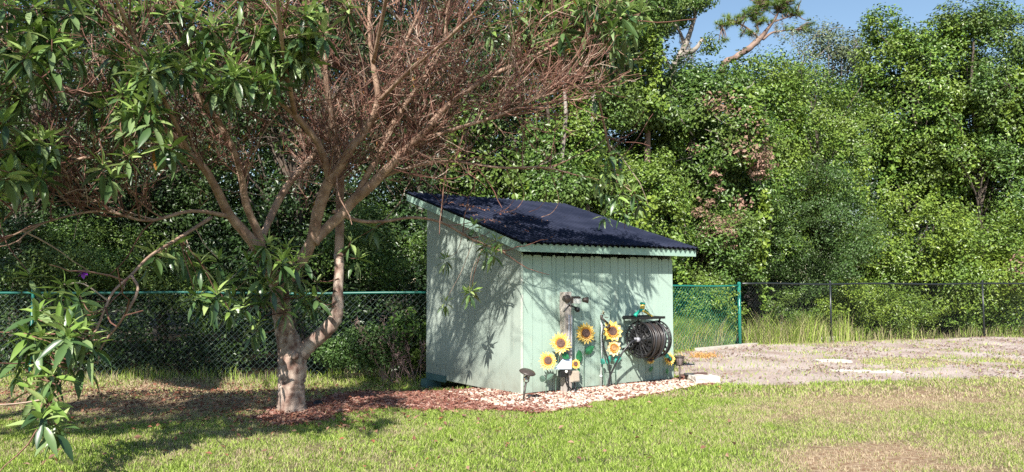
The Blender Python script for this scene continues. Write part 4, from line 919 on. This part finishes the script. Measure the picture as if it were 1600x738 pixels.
# ------------------------------------------------------------------ things at the shed front
def sunflower(px, py, rpx, off, label, style=0, tilt=(0, 0), foot=None, leaves=(), lm='metalleaf', npet=18):
    c = WP(px, py, off); dist = np.linalg.norm(c - [0, 0, EYE]); R = rpx * dist / F
    ft = foot if foot is not None else (px, None)
    fw = WP(ft[0], 615, off * .6); base = np.array([fw[0], fw[1], float(gz(fw[0], fw[1]))])
    t = thing('sunflower_stake', base, label, 'garden ornament', 'metal sunflower stakes along the shed front')
    n = nrm(-Vv * 1 + np.array([-.25, -.3, .18]) + U * tilt[0] + Z * tilt[1]); h = nrm(np.cross(Z, n)); k = np.cross(n, h)
    def petal(mb, a, r0, r1, w, lift, z0):
        d = h * math.cos(a) + k * math.sin(a); s = -h * math.sin(a) + k * math.cos(a); o = c + n * z0
        v = [o + d * r0 - s * w * .35, o + d * r0 + s * w * .35, o + d * (r0 + (r1 - r0) * .5) + s * w * .5 + n * lift * .7, o + d * r1 + n * lift * rg.uniform(.2, 1.2), o + d * (r0 + (r1 - r0) * .5) - s * w * .5 + n * lift * .7, o + d * (r0 + (r1 - r0) * .5) + n * (lift * .7 - w * .15)]
        b_ = [p - n * .003 for p in v]
        mb.add(v + b_, [[0, 1, 5], [1, 2, 5], [2, 3, 5], [3, 4, 5], [4, 0, 5]], [[7, 6, 11], [8, 7, 11], [9, 8, 11], [10, 9, 11], [6, 10, 11]], [[1, 0, 6, 7], [2, 1, 7, 8], [3, 2, 8, 9], [4, 3, 9, 10], [0, 4, 10, 6]])
    pm = M['yellow'] if style != 2 else M['yellow2']
    m1 = MB()
    for i in range(npet):
        a = i * 2 * math.pi / npet; petal(m1, a, R * .42, R * rg.uniform(.86, 1.12), R * rg.uniform(4.2, 5.6) / npet, R * .08, 0)
    if npet > 12:
        for i in range(npet):
            a = (i + .5) * 2 * math.pi / npet; petal(m1, a, R * .40, R * rg.uniform(.76, .86), R * 4.6 / npet, R * .2, .004)
    hd = m1.build('petals', pm, t)
    m2 = MB()
    for i in range(16): petal(m2, i * 2 * math.pi / 16, R * .32, R * .60, R * .2, R * .14, .008)
    m2.build('inner_petals', M['gold'], t)
    m3 = MB(); rd = R * (.42 if style == 0 else .34)
    lathe(m3, c, [(rd, -.004), (rd, .012), (rd * .9, .02), (rd * .6, .024), (rd * .3, .019), (0, .016)], n, 20); m3.build('seed_disc', M['seed'] if style != 2 else M['seedp'], t, True)
    m4 = MB(); tube(m4, spline([base - Z * .03, base * .6 + c * .4 + U * rg.uniform(-.03, .03), c - n * .01 - Z * R * .3, c - n * .01], 5), .0045, 8); m4.build('stem', M['stem'], t, True)
    for (lx, ly, L, ang, mt) in leaves:
        lc = WP(lx, ly, off + .005); d = U * math.cos(ang) + Z * math.sin(ang); d = nrm(d - Vv * .15); ml = MB(); s = nrm(np.cross(d, -Vv)); L = L * dist / F; nn = np.cross(s, d)
        prof = [(-.5, .02), (-.3, .26), (0, .34), (.25, .24), (.5, 0)]; vv = []
        for tt, ww in prof: vv += [lc + d * tt * L - s * ww * L - nn * ww * L * .25, lc + d * tt * L, lc + d * tt * L + s * ww * L - nn * ww * L * .25]
        bb = [p + Vv * .003 for p in vv]; fs = []
        for i in range(4):
            for j in range(2): q = i * 3 + j; fs += [[q, q + 1, q + 4, q + 3]]
        m_ = len(vv); ml.add(vv + bb, fs, [[a + m_ for a in f[::-1]] for f in fs]); ml.build('leaf', M[mt], t)
        ms_ = MB(); j = lc - d * L * .5; st = base * .5 + c * .5; tube(ms_, [j, np.array([st[0], st[1], j[2] - .03])], .003, 6); ms_.build('leaf_stalk', M['stem'], t)
    return t
sunflower(876, 537, 17, .20, 'large sunflower with dark seed disc in front of the wooden post', 0, (-.15, .1), (868, None), [(884, 556, 16, -.6, 'metalleaf')])
sunflower(856, 564, 15, .24, 'round sunflower with orange ring nearest the shed corner', 0, (0, .1), (852, None), [(848, 592, 15, 2.7, 'stem'), (860, 589, 14, .6, 'stem')])
sunflower(915, 521, 16.5, .05, 'sunflower on a tall stem with two dark green leaves', 0, (0, 0), (913, None), [(906, 556, 20, 1.9, 'metalleaf'), (922, 547, 19, .6, 'metalleaf')])
sunflower(899, 569, 8, .16, 'very small sunflower just above the beige box', 0, (0, .05), (903, None), [(905, 578, 6, -1.2, 'metalleaf')], npet=14)
sunflower(957, 518, 17, .10, 'upper sunflower of the pair with ragged golden petals', 0, (-.1, .1), (962, None), [(952, 563, 14, 1.4, 'tealleaf'), (965, 562, 15, .3, 'tealleaf')], npet=11)
sunflower(959, 544, 13, .12, 'lower sunflower of the pair with pale cream petals', 2, (0, 0), (964, None), [(942, 565, 13, 2.6, 'tealleaf')], npet=11)
sunflower(1016, 562, 8, .06, 'small sunflower under the hose reel', 0, (0, 0), (1018, None), [(1018, 577, 10, .8, 'metalleaf')], npet=14)
sunflower(1046, 561, 10, .07, 'small pale sunflower by the right corner of the shed', 0, (0, 0), (1044, None), [(1043, 580, 10, 1.9, 'metalleaf')], npet=14)

# wooden post with floodlight
c0 = WP(884, 540, .11); pc = np.array([c0[0], c0[1], 0.]); ptop = WP(884, 457, .11)[2]
post = thing('utility_post', pc, 'weathered grey wooden post standing in front of the shed', 'post')
mb = MB(); hN = 14; rings = []
for i in range(hN):
    z = -.05 + (ptop + .05) * i / (hN - 1); w = .052 + rg.uniform(-.003, .003); c = pc + U * .004 * math.sin(i) + Z * z
    for a, b in ((-1, -1), (1, -1), (1, 1), (-1, 1)): rings.append(c + U * a * w + Vv * b * w + (Z * rg.uniform(-.012, .012) if i == hN - 1 else 0))
k = np.arange(hN - 1)[:, None] * 4 + np.arange(4)[None]; k2 = np.arange(hN - 1)[:, None] * 4 + (np.arange(4)[None] + 1) % 4
mb.add(rings, np.stack([k, k2, k2 + 4, k + 4], -1).reshape(-1, 4), [[hN * 4 - 4, hN * 4 - 3, hN * 4 - 2, hN * 4 - 1]]); mb.build('timber', M['wood'], post)
mb = MB(); a = WP(889, 492, .175); b = WP(889, 560, .175); cyl(mb, b, a, .011, 10); a2 = WP(893, 492, .16); b2 = WP(893, 575, .16); cyl(mb, b2, a2, .009, 10); mb.build('conduit', M['conduit'], post, True)
mb = MB(); tube(mb, spline([WP(886, 625, .17), WP(888, 600, .18), WP(887, 580, .18)], 4), .008, 8); mb.build('cable', M['black'], post, True)
# motion floodlight on top of the post
fc = WP(900, 470, .17); fl_ = thing('motion_floodlight', fc, 'brown motion floodlight with lit white lens atop the wooden post', 'light')
fl_['label'] = 'brown motion floodlight with white lens atop the wooden post'
fn = nrm(-Vv + np.array([.15, -.35, -.1])); fx = nrm(np.cross(Z, fn)); fz = np.cross(fn, fx)
mb = MB(); box(mb, fc - fn * .03 + fz * .01, (.17, .07, .085), (fx, fn, fz), .85); mb.build('housing', M['bronze'], fl_)
mb = MB(); box(mb, fc + fn * .013 + fx * .012 - fz * .004, (.115, .02, .062), (fx, fn, fz)); mb.build('lens', M['lens'], fl_)
mb = MB(); lathe(mb, WP(886, 467, .17), [(.0, -.05), (.045, -.045), (.05, -.01), (.05, .02), (.035, .032), (0, .035)], fn, 18); mb.build('junction_box', M['bronze'], fl_, True)
mb = MB(); hc = WP(914, 469, .17); lathe(mb, hc, [(.028, -.03), (.032, .0), (.045, .035), (.043, .037), (.03, .0), (.02, -.01)], nrm(fx + fn * .3), 16); mb.build('hood', M['bronze'], fl_, True)
mb = MB(); sc_ = WP(902, 484, .18); tube(mb, [WP(890, 477, .17), sc_ + Z * .02], .010, 8); lathe(mb, sc_, [(.0, -.035), (.026, -.03), (.032, 0), (.03, .02), (.02, .03), (0, .033)], nrm(fn - Z * .3), 16); mb.build('motion_sensor', M['black'], fl_, True)
mb = MB(); tube(mb, [WP(890, 476, .17), WP(880, 488, .17)], .006, 6); mb.build('adjuster_arm', M['black'], fl_, True)
# pale blue sloped cover on the post
cc = WP(882, 566, .20); cv = thing('weather_cover', cc, 'pale blue sloping weather cover on the wooden post', 'cover')
mb = MB(); q = [WP(886, 553, .13), WP(893, 553, .13), WP(893, 577, .24), WP(866, 577, .24), WP(893, 577, .13), WP(866, 577, .13)]
mb.add(q, [[0, 1, 2, 3]], [[0, 3, 5]], [[1, 4, 2]], [[0, 5, 4, 1]], [[3, 2, 4, 5]]); mb.build('hood', M['cover'], cv)
mb = MB(); box(mb, WP(879, 584, .19), (.10, .06, .085), (U, Vv, Z)); mb.build('outlet_box', M['black'], cv)
mb = MB(); lathe(mb, WP(885, 581, .235), [(.018, -.01), (.018, .01), (.0, .015)], -Vv, 12); mb.build('white_knob', M['lens'], cv, True)
# beige box with cord
bc = WP(897, 588, .16); bx = thing('beige_outlet_box', bc, 'beige plastic box with a black plug hanging below it beside the post', 'electrical box')
mb = MB(); box(mb, bc, (.125, .07, .135), (U, Vv, Z), .9); box(mb, bc - Vv * .037, (.10, .012, .11), (U, Vv, Z)); mb.build('casing', M['beige'], bx)
mb = MB(); tube(mb, spline([WP(884, 584, .2), WP(884, 596, .2), WP(892, 608, .2), WP(897, 612, .18)], 5), .009, 8); tube(mb, spline([bc - Z * .06, WP(899, 604, .17), WP(898, 612, .18)], 5), .009, 8); mb.build('cord', M['black'], bx, True)
mb = MB(); lathe(mb, WP(898, 611, .18), [(.0, -.035), (.03, -.03), (.036, 0), (.03, .03), (0, .035)], U, 14); mb.build('plug', M['black'], bx, True)
# standpipe and tap
tb_ = WP(939, 615, .06); tp = thing('garden_tap', (tb_[0], tb_[1], 0), 'pale standpipe with brass tap against the shed front', 'tap')
mb = MB(); tube(mb, [np.array([tb_[0], tb_[1], -.03]), WP(940, 500, .06)], .0135, 12); tube(mb, [WP(939, 588, .06) - Z * .015, WP(939, 588, .06) + Z * .015], .02, 12); mb.build('pipe', M['pvc'], tp, True)
mb = MB(); lathe(mb, WP(940, 496, .06), [(.02, -.03), (.02, .03), (0, .034)], Z, 10); tube(mb, [WP(940, 496, .06), WP(940, 496, .13)], .014, 10); tube(mb, [WP(940, 497, .13), WP(950, 503, .13) - Z * .02], .013, 10); lathe(mb, WP(948, 500, .13) + Z * .03, [(.028, 0), (.028, .008), (0, .01)], Z, 10)
tube(mb, [WP(953, 508, .12), WP(948, 512, .12)], .017, 10); mb.build('tap_body', M['bronze'], tp, True)
mb = MB()
for ax_ in (nrm(U + Z * .4), nrm(U * -.4 + Z)): tube(mb, [WP(943, 489, .10) - ax_ * .03, WP(943, 489, .10) + ax_ * .03], .006, 8)
mb.build('tap_handle', M['brass'], tp, True)
mb = MB(); tube(mb, spline([WP(938, 508, .09), WP(937, 530, .07), WP(939, 560, .07), WP(944, 590, .08), WP(948, 612, .12)], 6), .010, 8); tag(mb.build('green_hose', M['stem'], None, True), 'thin grey green hose running down beside the standpipe', 'hose')
mb = MB(); tube(mb, spline([WP(944, 508, .12), WP(941, 525, .13), WP(944, 545, .14), WP(951, 565, .14), WP(953, 590, .14), WP(949, 612, .14)], 6), .011, 8); tag(mb.build('supply_hose', M['hose'], None, True), 'black hose looping down from the brass tap', 'hose')

# hose reel on the wall
ro = .30; cL = WP(1004, 529, ro); reel = thing('hose_reel', WP(1018, 530, 0), 'black wall mounted hose reel full of coiled hose', 'hose reel')
R0 = .24; axu = U; wdt = .36
cL = WP(999, 531, ro); cR = cL + U * wdt
def spoked(c, R, nm):
    mb = MB(); an = np.linspace(0, 2 * math.pi, 41)
    h = Z; k = Vv
    tube(mb, [c + (h * math.cos(a) + k * math.sin(a)) * R for a in an], .011, 8, False)
    tube(mb, [c + (h * math.cos(a) + k * math.sin(a)) * R * .62 for a in an], .007, 6, False)
    tube(mb, [c + (h * math.cos(a) + k * math.sin(a)) * R * .35 for a in an], .007, 6, False)
    for i in range(18):
        a = i * math.pi / 9; a2 = a + (.18 if i % 2 else -.18); tube(mb, [c + (h * math.cos(a) + k * math.sin(a)) * .03, c + (h * math.cos(a2) + k * math.sin(a2)) * R], .006, 6, False)
    for i in range(36):
        a = i * math.pi / 18; a2 = a + (.12 if i % 2 else -.12); tube(mb, [c + (h * math.cos(a) + k * math.sin(a)) * R * .35, c + (h * math.cos(a2) + k * math.sin(a2)) * R * .97], .0045, 5, False)
    mb.build(nm, M['black'], reel, True)
spoked(cL, R0, 'flange'); spoked(cR, R0, 'flange')
mb = MB(); lathe(mb, cL, [(.10, 0), (.10, wdt), (0, wdt + .001)], U, 24); mb.build('drum', M['black'], reel, True)
# coiled hose wound round the drum, several layers
mb = MB(); mb_b = MB()
for lay, (rr_, n_, jit_) in enumerate(((.125, 13, .003), (.150, 12, .004), (.172, 11, .006), (.195, 9, .012), (.218, 7, .03))):
    tt = np.linspace(0, n_ * 2 * math.pi, n_ * 26); s = .02 + (wdt - .04) * tt / tt[-1] + jit_ * np.sin(tt * .37 + lay) + (.035 * np.sin(tt * .11 + lay * 2) if lay > 2 else 0)
    s = np.clip(s, .015, wdt - .015); r2 = rr_ + .005 * np.sin(tt * .23 + lay)
    pts = cL + U * s[:, None] + Z * (np.cos(tt) * r2 - (.012 * (lay > 2)))[:, None] + Vv * (np.sin(tt) * r2)[:, None]; tube(mb if lay != 4 else mb_b, pts, .0115, 8)
mb.build('coiled_hose', M['hose'], reel, True); mb_b.build('outer_hose_turns', M['hose2'], reel, True)
for lr, ls, lo, ph_ in ((.225, .14, -.035, .4), (.235, .22, -.05, 1.9), (.22, .28, -.03, 3.1)):
    mb = MB(); tt = np.linspace(0, 2 * math.pi, 60); tube(mb, cL + U * (ls + .055 * np.sin(tt + ph_))[:, None] + Z * (np.cos(tt) * lr + lo * (1 - np.cos(tt)) * .5)[:, None] + Vv * (np.sin(tt) * lr)[:, None], .0115, 8, False); mb.build('loose_loop', M['hose'], reel, True)
mb = MB(); lathe(mb, cL - U * .05, [(.0, 0), (.03, .002), (.033, .02), (.03, .05)], U, 16); mb.build('hub', M['greyhub'], reel, True)
# frame: side arms to the wall, bottom bar, top shelf
shz = WP(1003, 497, ro)[2]
for s in (-.025, wdt + .025):
    mb = MB(); c = cL + U * s
    tube(mb, spline([c - Z * .0, c + Z * .12 + Vv * .04, np.array([c[0], c[1], shz]) - Vv * .02], 4), .014, 8)
    tube(mb, spline([c, c - Z * .10 + Vv * .10, c - Z * .14 + Vv * (ro - .01)], 4), .014, 8)
    tube(mb, [np.array([c[0], c[1], shz]) - Vv * .02, np.array([c[0], c[1], shz]) + Vv * (ro - .005)], .012, 8)
    mb.build('side_bracket', M['black'], reel, True)
mb = MB(); tube(mb, [cL - U * .03 - Z * .14 + Vv * (ro - .02), cR + U * .03 - Z * .14 + Vv * (ro - .02)], .012, 8); mb.build('lower_bar', M['black'], reel, True)
mb = MB(); mc = cL + U * wdt / 2; mc = np.array([mc[0], mc[1], shz])
for i in range(9): box(mb, mc + Vv * (-.05 + i * .034), (wdt + .13, .014, .012), (U, Vv, Z))
for e in (-1, 1): box(mb, mc + U * e * (wdt + .13) / 2 + Vv * .085, (.014, .30, .03), (U, Vv, Z))
box(mb, mc - Vv * .062, (wdt + .145, .012, .034), (U, Vv, Z)); box(mb, mc + Vv * .235, (wdt + .145, .012, .05), (U, Vv, Z)); mb.build('shelf', M['black'], reel)
mb = MB(); hub = cL - U * .055
tube(mb, [hub, hub - U * .02, hub + Z * .03 - U * .03 - Vv * .0], .012, 8)
mb.build('inlet_elbow', M['greyhub'], reel, True)
mb = MB(); tube(mb, spline([hub - U * .01, WP(985, 536, ro + .01), WP(972, 552, ro * .9), WP(960, 573, ro * .7), WP(952, 592, ro * .55), WP(949, 612, .15)], 7), .0125, 10); tag(mb.build('feed_hose', M['hose'], None, True), 'thick black hose curving from the reel hub down to the ground', 'hose')
# sprinkler lying on the reel shelf
sb = WP(1004, 494, ro * .6); sp = thing('hose_sprayer', sb, 'green and yellow spray gun resting on the reel shelf', 'spray gun')
k_ = ro * .72
mb = MB(); tube(mb, spline([WP(992, 494, k_), WP(996, 489, k_), WP(1004, 483, k_)], 4), np.linspace(.026, .02, 9), 10); mb.build('handle', M['teal'], sp, True)
mb = MB(); tube(mb, spline([WP(1003, 485, k_), WP(1012, 490, k_), WP(1022, 497, k_)], 4), np.linspace(.015, .017, 9), 10); mb.build('nozzle_tube', M['yplastic'], sp, True)
mb = MB(); lathe(mb, WP(1004, 479, k_), [(.03, -.035), (.034, -.01), (.03, .02), (.024, .03)], nrm(Z + U * .2), 14); mb.build('neck', M['yplastic'], sp, True)
mb = MB(); lathe(mb, WP(1004, 475, k_), [(.036, -.008), (.038, .008), (.034, .018), (0, .022)], nrm(Z + U * .2), 14); mb.build('cap', M['teal'], sp, True)
mb = MB(); tube(mb, spline([WP(1008, 484, k_), WP(1012, 488, k_), WP(1014, 494, k_)], 4), .012, 8); mb.build('trigger', M['metalleaf'], sp, True)
# nozzle hanging from the hose end
nz_ = thing('watering_wand', WP(1040, 555, .2), 'yellow wand with green grip hanging from the reel hose', 'nozzle')
mb = MB(); tube(mb, [WP(1033, 540, .26), WP(1039, 551, .24)], .014, 10); mb.build('yellow_tube', M['yplastic'], nz_, True)
mb = MB(); lathe(mb, WP(1042, 556, .23), [(.016, -.04), (.03, -.03), (.034, .0), (.03, .02), (.018, .035)], nrm(WP(1048, 561, .22) - WP(1036, 550, .24)), 14); mb.build('green_grip', M['tealleaf'], nz_, True)
mb = MB(); tube(mb, [WP(1046, 558, .22), WP(1049, 563, .22)], .017, 10); mb.build('connector', M['teal'], nz_, True)

# solar path lights
s1 = thing('solar_path_light', G(817, 628), 'leaning solar path light with brown disc cap at the shed corner', 'path light')
a = G(817, 630); b = D(822, 596, 9.1); ax = nrm(b - a)
mb = MB(); tube(mb, [a - ax * .05, b], .013, 10, rough=.1, rr=r_); mb.build('stake', M['bronze'], s1, True)
mb = MB(); lathe(mb, b, [(.02, -.015), (.035, 0), (.04, .08), (.045, .10)], ax, 18); mb.build('clear_globe', M['clear'], s1, True)
mb = MB(); lathe(mb, b + ax * .02, [(.012, 0), (.02, .03), (.008, .05)], ax, 12); mb.build('bulb_mount', M['greyhub'], s1, True)
mb = MB(); lathe(mb, b + ax * .10, [(.095, 0), (.10, .006), (.085, .022), (.05, .034), (.0, .038)], nrm(ax + np.array([.1, -.25, 0])), 24); mb.build('cap', M['bronze'], s1, True)
s2 = thing('solar_path_light', G(1062, 598), 'brown lantern shaped path light beside the right shed corner', 'path light')
a = G(1062, 598); dd_ = a[1]; b = D(1062, 570, dd_); c = D(1062, 556, dd_)
mb = MB(); tube(mb, [a - Z * .05, b], .011, 10); mb.build('stake', M['bronze'], s2, True)
mb = MB(); lathe(mb, b, [(.018, -.01), (.035, .0), (.055, .085), (.06, .10)], Z, 16); mb.build('frosted_globe', mat('smoked_plastic', (.25, .2, .2), .3), s2, True)
for i in range(6):
    an = i * math.pi / 3; e = np.array([math.cos(an), math.sin(an), 0]); mb = MB(); tube(mb, [b + e * .037, b + e * .062 + Z * .105], .004, 6); mb.build('rib', M['bronze'], s2)
mb = MB(); lathe(mb, b + Z * .10, [(.066, 0), (.075, .006), (.075, .018), (.04, .026), (0, .028)], Z, 20); mb.build('cap', M['bronze'], s2, True)

# blocks, pavers, stones
def block(name, c, size, ang, m, label, cat, seed=0, bump_=.01):
    rr2 = np.random.default_rng(seed); me = bpy.data.meshes.new(name); import bmesh
    bm = bmesh.new(); bmesh.ops.create_cube(bm, size=1); bmesh.ops.subdivide_edges(bm, edges=bm.edges[:], cuts=4, use_grid_fill=True)
    for v in bm.verts:
        v.co.x *= size[0]; v.co.y *= size[1]; v.co.z *= size[2]
        e = sum(abs(abs(v.co[i]) - size[i] / 2) < 1e-5 for i in range(3)); v.co *= (1 - .02 * (e - 1)); v.co += Vector(rr2.normal(0, bump_, 3)) * .5
    bm.to_mesh(me); bm.free(); me.materials.append(m); o = bpy.data.objects.new(name, me); COL.objects.link(o); o.location = (c[0], c[1], c[2] + size[2] / 2 - .01); o.rotation_euler = (0, 0, ang); return tag(o, label, cat)
block('concrete_block', G(1112, 602) + U * .05 + Vv * .18, (.36, .30, .12), .15, M['palestone'], 'pale weathered concrete block at the corner of the bare sand', 'concrete block', 1)
pot = thing('black_pot', G(1077, 597), 'small dark plastic pot between the path light and the block', 'pot')
mb = MB(); lathe(mb, G(1077, 597), [(.055, 0), (.068, .10), (.075, .10), (.075, .12), (.064, .12), (.05, .02)], Z, 18); mb.build('body', mat('dark_grey_pot', (.06, .06, .06), .6), pot, True)
block('paver', G(1304, 566) + np.array([0, .1, 0]), (.60, .32, .04), 0, M['palestone'], 'white rectangular paver lying flat in the middle of the sand', 'paver', 2, .006)
block('half_buried_slab', G(1352, 580), (1.05, .32, .018), -.08, M['palestone'], 'long half buried pale slab nearer than the white paver', 'slab', 3, .01)
block('white_rock', G(1293, 534), (.30, .18, .12), .3, M['palestone'], 'white rock at the foot of the black fence', 'rock', 4, .03)
block('edging_timber', G(1088, 590) + U * .1 + Vv * .15, (.55, .07, .05), .55, mat('old_timber', (.12, .07, .06), .9), 'dark edging timber behind the pale block', 'timber', 5, .006)
mb = MB(); c = G(497, 634); lathe(mb, c, [(.06, -.01), (.06, .02), (.045, .05), (.02, .062), (0, .064)], Z, 16); tag(mb.build('ground_lamp', M['black'], None, True), 'small black dome on the mulch right of the trunk', 'ground lamp')
